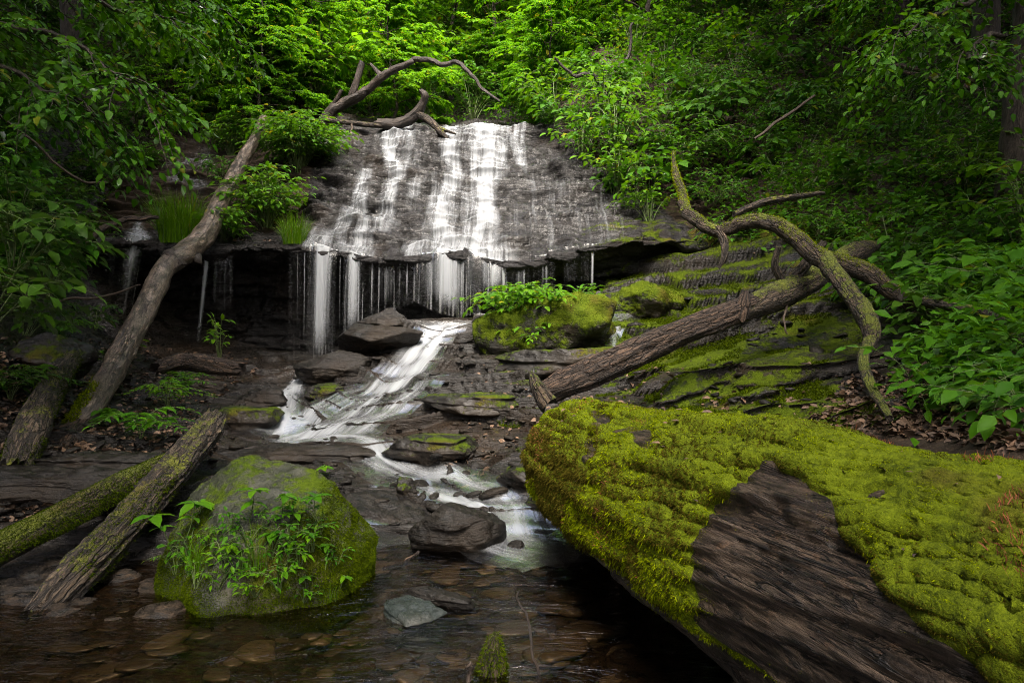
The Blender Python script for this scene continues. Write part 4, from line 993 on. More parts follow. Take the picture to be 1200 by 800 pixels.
# brown trunk lying across the shelves on the right
t = thing('fallen_tree', 'brown barked trunk lying across the mossy shelves behind the big log', 'fallen trunk', P(630, 462, 5.5))
g = Geo(); limb(g, [(634, 463, 5.42, 22), (654, 454, 5.45, 30), (700, 433, 5.5, 37), (750, 411, 5.6, 35), (800, 389, 5.7, 30), (850, 370, 5.8, 28), (880, 358, 5.9, 27)], 140, 48, .12, 21, .2)
at_base(t, g, 'stem', M['bark_brown'])
g = Geo(); limb(g, [(868, 366, 5.85, 24), (900, 352, 5.98, 30), (935, 336, 6.15, 31), (960, 320, 6.4, 29), (985, 305, 6.6, 26), (1008, 294, 6.8, 24), (1025, 288, 7.0, 12)], 60, 26, .1, 22, .1)
at_base(t, g, 'mossy_stem', M['bark_mossy'])
g = Geo(); limb(g, [(868, 368, 5.8, 24), (872, 352, 5.78, 15), (874, 342, 5.78, 6)], 12, 10, .3, 23, .2); at_base(t, g, 'knot', M['bark_brown'])
for q, s in (([(920, 335, 6.1, 11), (908, 312, 6.05, 9), (912, 290, 6.0, 7)], 24), ([(930, 328, 6.15, 16), (948, 305, 6.1, 12), (965, 285, 6.05, 9)], 25)):
    g = Geo(); limb(g, q, 16, 10, .15, s); at_base(t, g, 'branch_stub', M['bark_half'])

# mossy crooked branch draped over the right bank
t = thing('crooked_branch', 'crooked moss-grown branch arching over the right bank and down to the big log', 'fallen branch', P(1045, 490, 4.5))
g = Geo(); limb(g, [(800, 238, 6.6, 12.3), (808, 252, 6.5, 14.1), (826, 264, 6.4, 15.0), (846, 271, 6.3, 15.0), (868, 262, 6.2, 15.8), (895, 259, 6.1, 17.6), (920, 270, 6.0, 19.4), (942, 288, 5.9, 21.1), (965, 304, 5.8, 22.9), (990, 310, 5.75, 22.0), (1020, 322, 5.7, 21.1), (1045, 342, 5.65, 19.4), (1072, 356, 5.6, 15.8)], 150, 18, .1, 31, .06, .012)
at_base(t, g, 'main_limb', M['bark_mossy'])
g = Geo(); limb(g, [(1062, 352, 5.6, 15.8), (1085, 355, 5.2, 12.3), (1115, 359, 4.8, 11.4), (1150, 366, 4.4, 10.6), (1180, 377, 4.1, 7.0)], 50, 12, .1, 32); at_base(t, g, 'limb', M['bark_half'])
g = Geo(); limb(g, [(968, 306, 5.78, 21.1), (985, 328, 5.5, 22.0), (1005, 355, 5.25, 22.9), (1020, 382, 5.0, 21.1), (1021, 400, 4.9, 17.6), (1012, 418, 4.6, 13.2), (1016, 440, 4.3, 12.3), (1028, 465, 3.95, 11.4), (1043, 489, 3.6, 7.9)], 90, 16, .1, 33, .08, .01); at_base(t, g, 'limb', M['bark_mossy'])
g = Geo(); limb(g, [(843, 270, 6.3, 12.3), (849, 284, 6.25, 9.7), (849, 300, 6.2, 7.0), (843, 314, 6.2, 3.5)], 24, 10, .12, 34); at_base(t, g, 'limb', M['bark_half'])
g = Geo(); limb(g, [(1052, 346, 5.62, 12.3), (1066, 362, 5.55, 12.3), (1076, 378, 5.5, 7.9), (1080, 388, 5.5, 2.6)], 20, 10, .2, 35); at_base(t, g, 'limb', M['dead'])
o = [ch for ch in t.children if ch.name.startswith('main_limb')][0]; p, nn = mesh_points(o, 9000); k = (nn[:, 2] > .1) & (fbm(p*6, 3, 2) > -.1)
g = Geo(); blades(g, p[k], nn[k], .018, .008, .6); g.build('moss', M['moss_tuft'], t)
mossy_tube_thing('upright_sapling', 'thin upright stem coated in yellow-green moss where the crooked branch begins', 'tree stem', [(803, 246, 6.6, 10.5), (800, 228, 6.75, 9.8), (793, 208, 6.9, 9.1), (790, 192, 7.0, 5), (789, 178, 7.1, 3)], M['bark_mossy'], 36, 5000, M['moss_tuft'], -.6, n=40, seg=12, upmin=-1)

# dead branches at the top of the falls
t = thing('dead_branch', 'dark dead branch arching high over the top of the falls', 'dead branch', P(385, 135, 13.2))
g = Geo(); limb(g, [(380, 142, 13.2, 11.2), (388, 130, 13.2, 12.8), (402, 122, 13.2, 12.0), (420, 112, 13.15, 12.0), (432, 105, 13.1, 9.6), (446, 92, 13.0, 9.6), (462, 82, 12.9, 8.0), (480, 74, 12.8, 6.4), (486, 70, 12.8, 6.4), (505, 70, 12.7, 5.6), (518, 77, 12.65, 5.6), (535, 72, 12.6, 4.8), (548, 84, 12.5, 4.8), (556, 92, 12.45, 4.0), (570, 108, 12.4, 3.2), (585, 119, 12.3, 2)], 150, 14, .14, 41, .1, .02)
at_base(t, g, 'main_limb', M['dead'])
for q, s in (([(412, 114, 13.15, 9.6), (418, 95, 13.1, 8.0), (424, 74, 13.1, 7.2)], 42), ([(448, 90, 13, 6.4), (441, 83, 13, 4.8), (435, 76, 13, 3.2)], 43), ([(388, 128, 13.2, 8.8), (395, 116, 13.15, 6.4), (400, 106, 13.1, 4.0)], 44)):
    g = Geo(); limb(g, q, 18, 10, .2, s, .1); at_base(t, g, 'limb', M['dead'])
t = thing('dead_branch', 'short forked dead branch lying on the lip of the falls', 'dead branch', P(450, 148, 12.95))
g = Geo(); limb(g, [(444, 145, 12.95, 11), (462, 146, 12.9, 13), (478, 141, 12.85, 13), (490, 131, 12.8, 12), (496, 120, 12.75, 9), (498, 112, 12.7, 9), (494, 107, 12.7, 6)], 60, 14, .15, 45, .1); at_base(t, g, 'main_limb', M['dead'])
g = Geo(); limb(g, [(488, 133, 12.8, 9), (502, 141, 12.75, 9), (513, 151, 12.7, 8), (524, 162, 12.6, 4)], 30, 10, .15, 46); limb(g, [(512, 150, 12.7, 6), (522, 153, 12.65, 4), (534, 157, 12.6, 2)], 16, 8, .15, 47); at_base(t, g, 'limb', M['bark_half'])
mossy_tube_thing('fallen_pole', 'slender pole lying along the rim left of the falls', 'fallen branch', [(382, 141, 13.0, 5), (410, 144, 12.95, 6), (440, 147, 12.9, 6), (452, 147, 12.9, 4)], M['bark_half'], 48, 0, None, n=30, seg=10)

def twig(label, pts, seed, m='twig', n=24, wig=.03, name='fallen_twig', cat='twig'):
    t = Geo(); limb(t, pts, n, 7, .1, seed, 0, wig); off = P(*pts[0][:3]); t.V = [a-off for a in t.V]
    o = t.build(name, M[m]); o.location = off; return tag(o, label, cat)
twig('long thin vine hanging across the dark left slope', [(-10, 128, 6.2, 3), (40, 165, 6.3, 3), (70, 195, 6.4, 3), (100, 212, 6.5, 3), (125, 212, 6.6, 2)], 51, name='hanging_vine', cat='vine')
twig('thin pale twig spanning the dark undercut left of the leaning trunk', [(72, 352, 6.5, 3), (100, 350, 6.6, 3), (130, 345, 6.7, 2.5), (165, 334, 6.8, 1.5)], 52)
twig('bare curved branch lying on the ledge behind the grass tuft', [(85, 292, 8.6, 8), (115, 272, 8.9, 8), (150, 258, 9.2, 7), (185, 253, 9.4, 5)], 53, 'bark_brown', wig=.05)
twig('grey dead branch jutting from the dark right slope', [(1160, 95, 7.4, 9), (1110, 90, 7.6, 7), (1060, 80, 7.8, 6), (1020, 68, 8, 4), (985, 55, 8, 3)], 54, 'bark_half')
twig('second dead branch below the grey one on the right slope', [(1150, 105, 7.2, 7), (1090, 92, 7.5, 6), (1040, 82, 7.8, 4), (1003, 82, 8, 3)], 55, 'bark_brown')
twig('pale straight twig lying in the leaves of the right slope', [(885, 162, 8.8, 3), (915, 140, 9, 4), (955, 112, 9.2, 3)], 56)
twig('bent mossy branch half buried in the shrubs above the crooked branch', [(860, 250, 6.9, 8), (890, 238, 7, 9), (930, 230, 7.1, 8), (965, 226, 7.2, 5)], 57, 'bark_half')
twig('thin sapling stem rising through the shrubs on the right slope', [(1103, 118, 7.0, 3), (1098, 80, 7.0, 3), (1102, 50, 7.0, 2.5), (1118, 22, 7.0, 2)], 58, 'bark_half', name='sapling_stem', cat='stem')
twig('thin dark twig standing in the pool right of the mossy snag', [(640, 830, 2.45, 4), (625, 770, 2.5, 3.5), (618, 720, 2.55, 3), (608, 690, 2.6, 2)], 59, 'dead')
twig('short forked twig at the bottom edge beside the mossy snag', [(546, 815, 2.4, 6), (548, 788, 2.4, 5), (552, 778, 2.4, 2)], 60)
twig('brown stick floating across the pool behind the snag', [(445, 665, 3.7, 5), (470, 658, 3.75, 6), (490, 648, 3.85, 4)], 61, 'bark_brown')
twig('bare branch over the shrubs right of the falls', [(720, 120, 12.5, 8), (700, 92, 12.4, 6), (672, 88, 12.3, 4), (650, 70, 12.2, 2.5)], 62, 'dead', wig=.08)
twig('dead sapling leaning over the slope right of the falls', [(705, 115, 13, 7), (718, 90, 13, 6), (735, 60, 13, 4), (738, 30, 13, 3)], 63, 'dead', wig=.1)
twig('dangling dry stalk hanging on the rock under the fallen pole', [(412, 146, 12.9, 2.5), (410, 160, 12.8, 3), (407, 176, 12.7, 2)], 64)
twig('thin drooping twig hanging off the brown trunk', [(925, 345, 6.0, 3), (920, 365, 5.95, 3), (922, 392, 5.9, 2)], 65)

# ------------------------------------------------------------------ plants
def spray(gl, path, L, gap, wl=.5, droop=.25, r=rng, detail=1, upn=.25, term=True, side=.85, mi=0):
    """leaves in two ranks along a twig path (n,3)"""
    ln = np.concatenate([[0], np.cumsum(np.linalg.norm(np.diff(path, axis=0), axis=1))])
    k = max(2, int(ln[-1]/gap)); s = np.linspace(gap*.6, ln[-1], k)
    p = np.stack([np.interp(s, ln, path[:, i]) for i in range(3)], 1); tg = nrm(np.stack([np.interp(s, ln, np.gradient(path[:, i])) for i in range(3)], 1))
    sd = nrm(np.cross(tg, [0, 0, 1.0])+1e-6); sg = np.where(np.arange(k) % 2, 1, -1)[:, None]
    D = sd*sg*side+tg*.6+np.array([0, 0, -droop])+r.normal(size=(k, 3))*.22
    N = np.array([0, 0, 1.0])+r.normal(size=(k, 3))*upn
    if term: D[-1] = tg[-1]+np.array([0, 0, -droop])
    Ls = L*r.uniform(.65, 1.15, k)
    leaves(gl, p, D, N, Ls, Ls*wl, detail, mi)

def curve_to(b, d, ln, sag, n=7, r=rng, jit=.05):
    t = np.linspace(0, 1, n)[:, None]
    return b+nrm(d)*ln*t+np.array([0, 0, -1.0])*sag*ln*t*t+np.cumsum(r.normal(size=(n, 3)), 0)*jit*ln/n

def make_bush(name, label, cat, seed, h, wdt, nst, L, lm, wl=.5, tw=4, gap=None, detail=1, group=None, up=.7, wood='stem', droop=.25):
    r = np.random.default_rng(seed); t = thing(name, label, cat, group=group); gw, gl = Geo(), Geo()
    for i in range(nst):
        a = r.uniform(0, 2*np.pi); e = r.uniform(.1, 1.0)**.6
        tip = np.array([math.cos(a)*wdt/2*e, math.sin(a)*wdt/2*e, h*r.uniform(.6, 1.0)*(1-.3*e*e)])
        b = np.array([math.cos(a), math.sin(a), 0])*.06*wdt*r.random()
        path = catmull(np.array([b, b+(tip-b)*np.array([.25, .25, .45]), b+(tip-b)*np.array([.6, .6, .85]), tip]), 9)
        tube(gw, path, np.linspace(.008, .0025, 9)*max(h, .35)*1.2, 5, .05, i, caps=False)
        spray(gl, path[4:], L, gap or L*.55, wl, droop, r, detail)
        for j in range(tw):
            k = r.integers(3, 9); aa = a+r.normal()*1.2
            q = curve_to(path[k], np.array([math.cos(aa), math.sin(aa), up*r.uniform(-.2, .7)]), wdt*r.uniform(.16, .34), .2, 6, r)
            tube(gw, q, np.linspace(.004, .0015, 6)*max(h, .35)*1.2, 4, 0, j, caps=False)
            spray(gl, q, L, gap or L*.55, wl, droop, r, detail)
    gw.build('stem', M[wood], t, smooth=True); gl.build('foliage', M[lm], t)
    return t

def make_grass(name, label, seed, h, wdt, nb, lm='grass', group=None, cat='grass tuft'):
    r = np.random.default_rng(seed); t = thing(name, label, cat, group=group); g = Geo()
    for i in range(nb):
        a = r.uniform(0, 2*np.pi); rr = wdt*.25*math.sqrt(r.random()); b = np.array([math.cos(a)*rr, math.sin(a)*rr, -.03])
        aa = a+r.normal()*.7; ln = h*r.uniform(.6, 1.2); out = r.uniform(.15, .7)*wdt*.5
        s = np.linspace(0, 1, 6); d = np.array([math.cos(aa), math.sin(aa), 0])
        path = b+d*out*s[:, None]**1.6+np.array([0, 0, 1.0])*(ln*(s-.42*out/wdt*2*s**2.4))[:, None]
        sd = np.array([-d[1], d[0], 0])*.5+r.normal(size=3)*.15; wv = h*.013*(1-s)**.6*r.uniform(.7, 1.3)+.0006
        V = np.stack([path-sd*wv[:, None], path+sd*wv[:, None]], 1).reshape(-1, 3)
        g.add(V, grid_tris(6, 2))
    g.build('blades', M[lm], t); return t

def make_fern(name, label, cat, seed, nfr, ln, h, lm='leaf_mid', nl=9, lw=.32, group=None):
    """pinnate fronds on short stems"""
    r = np.random.default_rng(seed); t = thing(name, label, cat, group=group); gw, gl = Geo(), Geo()
    for i in range(nfr):
        a = 2*np.pi*i/nfr+r.normal()*.35; d = np.array([math.cos(a), math.sin(a), 0]); hh = h*r.uniform(.5, 1)
        q = catmull(np.array([[0, 0, 0], d*ln*.12+[0, 0, hh*.75], d*ln*.45+[0, 0, hh], d*ln*r.uniform(.85, 1.05)+[0, 0, hh*.75]]), 14)
        tube(gw, q, np.linspace(.004, .001, 14), 4, 0, i, caps=False)
        k = nl; s = np.linspace(4, 13, k); p = np.stack([np.interp(s, np.arange(14), q[:, c]) for c in range(3)], 1); sd = np.array([-d[1], d[0], 0])
        lf = ln*.30*(1.05-np.abs(np.linspace(-.5, 1, k))**1.5*.7)
        for sg in (-1, 1):
            leaves(gl, p, sd*sg+d*.5+r.normal(size=(k, 3))*.12+np.array([0, 0, -.12]), np.array([0, 0, 1.0])+r.normal(size=(k, 3))*.15, lf, lf*lw, 1)
        leaves(gl, q[-1:], d[None]-[[0, 0, .2]], [[0, 0, 1.0]], ln*.2, ln*.2*lw, 1)
    gw.build('stem', M['stem'], t); gl.build('foliage', M[lm], t); return t

def make_whorl(name, label, cat, seed, h, L, nst=1, n=6, lm='leaf_mid', wl=.5, group=None, spread=.08):
    """stems each carrying a flat whorl of leaves"""
    r = np.random.default_rng(seed); t = thing(name, label, cat, group=group); gw, gl = Geo(), Geo()
    for i in range(nst):
        b = np.array([*(r.normal(size=2)*spread*(i > 0)), 0]); tip = b+np.array([*(r.normal(size=2)*.25*h), h*r.uniform(.7, 1.1)])
        q = catmull(np.array([b, (b+tip)/2+r.normal(size=3)*.05*h, tip]), 8); gw = Geo(); tube(gw, q, np.linspace(.003, .0018, 8)*max(1, h*4), 5, 0, i, caps=False); gw.build('stem', M['stem'], t)
        for lev in ((1.0, n, 1.0), (.6, 3, .7)) if h > .12 else ((1.0, n, 1.0),):
            a = np.linspace(0, 2*np.pi, lev[1], endpoint=False)+r.uniform(0, 6)+r.normal(size=lev[1])*.2
            D = np.stack([np.cos(a), np.sin(a), -.12+.2*r.normal(size=len(a))], 1); Ls = L*lev[2]*r.uniform(.7, 1.1, len(a))
            pz = q[int(7*lev[0])]
            leaves(gl, np.repeat(pz[None], len(a), 0), D, np.array([0, 0, 1.0])+r.normal(size=(len(a), 3))*.2, Ls, Ls*wl, 1)
    gl.build('foliage', M[lm], t); return t

def cast(u, v, y0=2.2, y1=34, n=260):
    """where the line of sight through (u, v) meets the terrain"""
    ys = np.geomspace(y0, y1, n)
    X = (u[:, None]-600)/FPX*ys; Z = CAMZ-(v[:, None]-400)/FPX*ys
    hit = Z < top_z(X, np.broadcast_to(ys, X.shape))
    k = np.argmax(hit, 1); ok = hit.any(1) & (k > 0)
    return np.stack([X[np.arange(len(u)), k], ys[k], top_z(X[np.arange(len(u)), k], ys[k])], 1), ok
def on_face(u, v, y):
    p, ok = cast(np.array([float(u)]), np.array([float(v)]), max(3.0, y-2.5), y+3, 500)
    return p[0]-[0, 0, .03] if ok[0] else P(u, v, y)
put(make_bush('ledge_bush', 'largest bright bush hanging over the rim at the upper left of the falls', 'bush', 1, 1.15, 1.5, 46, .12, 'leaf_bright', .5, tw=7), on_face(350, 203, 11.3))
put(make_bush('ledge_bush', 'bright leafy bush on the ledge right of the leaning trunk', 'bush', 2, 1.0, 1.2, 32, .13, 'leaf_bright', .5, tw=6), on_face(313, 268, 10.2))
put(make_bush('ledge_bush', 'small bush left of the leaning trunk top', 'bush', 3, .75, .95, 24, .10, 'leaf_bright', .5, tw=6), on_face(270, 182, 11.7))
put(make_bush('ledge_bush', 'low green bush filling the gap behind the leaning trunk near the small upper cascade', 'bush', 4, .5, .8, 14, .10, 'leaf_mid', .5), on_face(262, 212, 11.0))
put(make_bush('ledge_bush', 'low leafy clump growing against the leaning trunk on the cliff lip', 'bush', 5, .6, .7, 20, .11, 'leaf_bright', .5, tw=6), on_face(262, 283, 9.75))
put(make_grass('grass_tuft', 'broad tuft of long grass on the cliff lip left of the leaning trunk', 6, .78, 1.1, 800), on_face(211, 288, 9.75))
put(make_grass('grass_tuft', 'tuft of grass at the lip beside the first curtain of water', 7, .46, .65, 420), on_face(345, 288, 9.55))
put(make_grass('grass_tuft', 'small grass clump on the dark ledge at the far left of the cliff', 8, .3, .5, 130), on_face(125, 275, 9.0))
put(make_bush('cliff_sapling', 'upright leafy sapling standing in front of the dark undercut', 'sapling', 9, .78, .3, 7, .095, 'leaf_bright', .55, tw=2), on_face(257, 426, 8.4))
put(make_bush('mound_bush', 'dense bright bush crowning the green rock mound', 'bush', 10, .45, .95, 44, .10, 'leaf_bright', .5, tw=5), P(612, 378, 7.95), scale=1.1)
put(make_bush('mound_bush', 'small leafy clump on the right shoulder of the green rock mound', 'bush', 11, .3, .55, 12, .085, 'leaf_mid', .5, tw=2), P(675, 362, 8.0), scale=1.2)
put(make_bush('mound_bush', 'low weedy clump on the front face of the green rock mound', 'bush', 12, .2, .5, 10, .07, 'leaf_bright', .5, tw=2), P(622, 402, 7.55), scale=1.2)
put(make_fern('fern', 'fern with spread fronds beside the lower leaning trunk', 'fern', 13, 8, .42, .3), on_face(165, 520, 5.1))
put(make_fern('fern', 'tall bright fern behind the spread one at the foot of the leaning trunk', 'fern', 14, 7, .36, .34, 'leaf_bright'), on_face(196, 480, 5.8))
put(make_fern('fern', 'fern hanging over the mossy lump at the left edge', 'fern', 15, 8, .42, .28, 'leaf_mid'), on_face(62, 398, 5.7))
put(make_fern('fern', 'small dim fern under the leaning trunk end on the left bank', 'fern', 16, 6, .3, .2, 'leaf_deep'), on_face(48, 445, 5.3))
put(make_fern('fern', 'broad dark fern hanging at the left edge above the slim mossy log', 'fern', 30, 9, .5, .3, 'leaf_deep'), on_face(12, 470, 4.8))
put(make_fern('fern', 'fern in the litter right of the leaning dead tree, near the undercut', 'fern', 31, 7, .34, .22, 'leaf_mid'), on_face(215, 455, 6.6))
put(make_bush('bank_weed', 'low leafy weed in the litter between the two leaning trunks', 'weed', 32, .28, .5, 9, .08, 'leaf_mid', .5, tw=3), on_face(92, 432, 6.4))
put(make_bush('bank_weed', 'dim leafy weed behind the leaning dead tree on the litter slope', 'weed', 33, .35, .6, 9, .09, 'leaf_deep', .5, tw=3), on_face(110, 385, 8.0))
put(make_whorl('seedling', 'single whorl of leaves on a stem beside the brown leaning log', 'seedling', 17, .2, .14, 2, 6, 'leaf_bright'), on_face(128, 500, 4.9))
put(make_whorl('seedling', 'small bright seedling at the base of the leaning trunk by the litter', 'seedling', 18, .15, .12, 2, 6, 'leaf_bright'), on_face(165, 412, 7.4))
put(make_whorl('seedling', 'seedling with a flat whorl standing behind the mossy boulder', 'seedling', 19, .14, .1, 1, 6, 'leaf_bright'), on_face(378, 560, 4.1))
put(make_bush('wall_weed', 'little weed on the dark rock wall at the far left', 'weed', 20, .25, .4, 7, .09, 'leaf_mid', .5, tw=2), on_face(128, 300, 8.6))

# plants on the boulder: dropped on its surface
BV = np.array([bo.matrix_basis @ v.co for v in bo.data.vertices])+np.array(bt.location)
BU, BVv = to_px(BV); BF = ((BV-np.array([bt.location.x, bt.location.y, .1]))*np.array([0, -1, .6])).sum(1) > -.05
def on_boulder(u, v):
    d = np.hypot(BU-u, BVv-v)+np.where(BF, 0, 1e3); return BV[np.argmin(d)]
for i, (u, v, h, L, n, lab) in enumerate([
        (218, 632, .13, .085, 5, 'pale-leaved seedling at the left foot of the mossy boulder'), (232, 606, .07, .05, 6, 'small whorled seedling on the left shoulder of the boulder'),
        (292, 612, .13, .075, 6, 'tallest whorled seedling in the middle of the boulder front'), (332, 610, .1, .06, 6, 'seedling with a pale whorl right of the middle of the boulder'),
        (350, 622, .08, .05, 5, 'twin-leaved seedling under the boulder\'s right shoulder'), (308, 640, .06, .055, 6, 'broad dim seedling low on the boulder front'),
        (340, 655, .07, .05, 5, 'drooping seedling low on the boulder\'s right front'), (382, 668, .09, .045, 5, 'small-leaved seedling near the boulder\'s right foot'),
        (262, 652, .06, .05, 6, 'grey-green seedling low on the boulder\'s left front'), (358, 690, .05, .04, 5, 'tiny seedling just above the waterline of the boulder'),
        (398, 690, .06, .04, 5, 'tiny pale seedling at the boulder\'s wet right corner')]):
    put(make_whorl('boulder_seedling', lab, 'seedling', 100+i, h*1.25, L*1.35, 2 if i % 3 == 0 else 1, n, 'leaf_mid' if i % 2 else 'leaf_bright'), on_boulder(u, v), scale=1.0)
for i, (u, v, s_) in enumerate([(255, 690, .9), (222, 655, 1.0), (325, 690, 1.0), (290, 640, 1.1), (365, 645, .9), (270, 625, .8), (350, 665, 1.0), (310, 620, .8), (205, 672, .9), (345, 600, .7), (240, 640, .8), (335, 675, .9), (280, 665, .9), (375, 625, .7), (300, 700, .8), (395, 660, .7), (262, 670, 1.0), (318, 655, .9), (230, 690, .8), (355, 705, .7)]):
    tg_ = 'one of the small leafy sprigs sprouting from the moss on the boulder front'
    put(make_bush('boulder_sprig', tg_, 'sprig', 140+i, .15, .22, 6, .04, 'leaf_mid' if i % 2 else 'leaf_bright', .45, tw=2, group='sprigs on the boulder'), on_boulder(u, v), scale=s_)
put(make_grass('boulder_grass', 'wispy grass tuft in the middle of the boulder front', 120, .18, .28, 90), on_boulder(300, 655))
put(make_grass('boulder_grass', 'thin grass tuft on the left front of the boulder', 121, .16, .26, 70), on_boulder(236, 665))
put(make_grass('boulder_grass', 'small pale grass tuft near the boulder\'s right foot', 122, .1, .14, 40), on_boulder(386, 695))
put(make_fern('boulder_fern', 'small fern on the lower front of the boulder', 'fern', 123, 6, .1, .06, 'leaf_bright', 7), on_boulder(296, 678))
put(make_bush('boulder_weed', 'leafy weed on the right front of the boulder', 'weed', 124, .16, .2, 6, .045, 'leaf_mid', .5, tw=2), on_boulder(340, 640))

# ------------------------------------------------------------------ shrubs over the slopes
RIGHT = [(640, 150), (690, 205), (765, 262), (800, 235), (860, 285), (1000, 300), (1070, 395), (1085, 480), (1210, 495), (1210, -10), (600, -10), (600, 145)]
LEFTP = [(-10, -10), (400, -10), (385, 140), (330, 135), (295, 165), (235, 160), (190, 180), (120, 250), (80, 330), (-10, 340)]
def scatter(poly, n, seed, y0=2.4, ymax=30, mind=0.0):
    r = np.random.default_rng(seed); us = np.array(poly)
    lo, hi = us.min(0), us.max(0); out = []
    for _ in range(60):
        q = r.uniform(lo, hi, (400, 2)); q = q[inpoly(q[:, 0], q[:, 1], poly)]
        p, ok = cast(q[:, 0], q[:, 1], y0)
        for a in p[ok & (p[:, 1] < ymax)]:
            if all((a[0]-b_[0])**2+(a[1]-b_[1])**2 > (mind*(.5+a[1]/14))**2 for b_ in out): out.append(a)
            if len(out) >= n: return np.array(out)
    return np.array(out)
SHR = 'leafy green shrub growing with many others over the steep bank'
kinds = [make_bush('bank_shrub', SHR, 'shrub', 200+i, hh, ww, ns, LL, lm, wl, 4, group='shrubs on the steep banks') for i, (hh, ww, ns, LL, lm, wl) in enumerate([
    (.6, 1.0, 13, .13, 'leaf_mid', .55), (.8, .9, 13, .105, 'leaf_bright', .52), (.45, 1.0, 13, .13, 'leaf_mid', .58), (.7, 1.1, 14, .10, 'leaf_mid', .45), (.55, .9, 12, .13, 'leaf_deep', .58), (.8, 1.0, 15, .11, 'leaf_back', .52)])]
firsts = set()
def place_shrub(k, p, s, rz, tilt=(0, 0)):
    if k not in firsts: firsts.add(k); put(kinds[k], p, rz, s, tilt=tilt)
    else: dup(kinds[k], p, rz, s, tilt=tilt)
r = np.random.default_rng(5)
for a in scatter(RIGHT, 126, 1, 2.6, 26, .6):
    place_shrub(r.choice([0, 1, 1, 2, 3, 3]) if a[1] > 6 else r.choice([4, 2, 4, 0]), a-[0, 0, .05], r.uniform(.8, 1.3)*(1 if a[1] > 5 else .62), r.uniform(0, 6.28), (r.normal()*.1, -.25))
for a in scatter(LEFTP, 52, 2, 3.2, 26, .6):
    place_shrub(r.choice([0, 2, 4, 4]), a-[0, 0, .05], r.uniform(.75, 1.25), r.uniform(0, 6.28), (r.normal()*.1, .25))
for a in scatter([(380, -10), (720, -10), (650, 140), (390, 140), (300, 150), (230, 120), (230, -10)], 58, 3, 10, 34, .5):
    place_shrub(r.choice([1, 5, 5, 3]), a-[0, 0, .05], r.uniform(1.6, 2.6), r.uniform(0, 6.28))
for a in scatter([(640, 150), (770, 250), (1010, 150), (1010, -10), (640, -10)], 55, 4, 8, 30, .6):
    place_shrub(r.choice([0, 1, 2, 3]), a-[0, 0, .05], r.uniform(1.1, 1.7), r.uniform(0, 6.28), (r.normal()*.1, -.25))
for (u, v, y, s, k) in [(20, 262, 4.6, 1.0, 4), (55, 290, 4.9, .85, 0), (-20, 330, 4.4, 1.0, 4), (15, 225, 5.2, .9, 0), (30, 345, 5.0, .6, 4)]:
    place_shrub(k, P(u, v, y)-[0, 0, .3], s, r.uniform(0, 6), (0, .3))

# ------------------------------------------------------------------ trees
def make_tree(name, label, seed, h, rad, base, nl, L, lm, group, trunk=.14, cz=.62, flat=.22, wl=.55, lean=0.0):
    r = np.random.default_rng(seed); t = thing(name, label, 'tree', group=group); gw, gl = Geo(), Geo()
    n = 20; tp = np.zeros((n, 3)); tp[:, 2] = np.linspace(-.4, h*.93, n); tp[:, :2] = np.cumsum(r.normal(size=(n, 2))*.05, 0); tp[:, 0] += lean*np.linspace(0, 1, n)**1.5*h
    tube(gw, tp, np.linspace(trunk, trunk*.2, n), 10, .06, seed, .05)
    gw.build('trunk', M['bark_dark'], t)
    gw = Geo(); nb = 26
    for i in range(nb):
        f = base+(1-base)*(i+.5)/nb; b = np.array([np.interp(f*h*.93, tp[:, 2], tp[:, c]) for c in range(3)]); a = i*2.399+r.normal()*.4
        prof = math.sin(math.pi*min(1, max(0.06, ((f-base)/(1-base))*.80+.2)))**.6
        d = np.array([math.cos(a), math.sin(a), .25+.5*f]); lnn = rad*prof*r.uniform(.75, 1.15)
        q = curve_to(b, d, lnn, .25, 8, r, .12); tube(gw, q, np.linspace(trunk*.3, .008, 8), 5, .05, i, caps=False)
        for j in range(9):
            k = r.integers(2, 8); aa = a+r.choice([-1, 1])*r.uniform(.3, 1.2)
            qq = curve_to(q[k], np.array([math.cos(aa), math.sin(aa), r.normal()*.15]), lnn*r.uniform(.25, .5), .25, 6, r, .08)
            tube(gw, qq, np.linspace(.012, .004, 6), 3, 0, j, caps=False)
            m = max(2, int(nl/(nb*9*2.2)))
            spray(gl, qq, L, np.linalg.norm(qq[-1]-qq[0])/m, wl, .3, r, 0, .3, side=.9)
            for jj in range(2):
                k2 = r.integers(1, 6); a3 = aa+r.choice([-1, 1])*r.uniform(.4, 1.0)
                q3 = curve_to(qq[k2], np.array([math.cos(a3), math.sin(a3), r.normal()*.15]), lnn*r.uniform(.15, .3), .3, 5, r, .08)
                spray(gl, q3, L, np.linalg.norm(q3[-1]-q3[0])/max(2, m*.6), wl, .3, r, 0, .3, side=.9)
    gw.build('limbs', M['bark_dark'], t).name = 'limb_frame'
    gl.build('crown', M[lm], t); return t
TL, TG = 'slim broadleaf tree among the others on the wooded slope behind the falls', 'trees on the slope behind the falls'
tk = [make_tree('forest_tree', TL, 300+i, hh, rr, bs, 17000, .15, lm, TG, tr) for i, (hh, rr, bs, lm, tr) in enumerate([(7, 2.5, .05, 'leaf_back', .09), (8.5, 2.8, .08, 'leaf_bright', .11), (5.5, 2.3, .04, 'leaf_back', .07), (10, 2.9, .2, 'leaf_mid', .14)])]
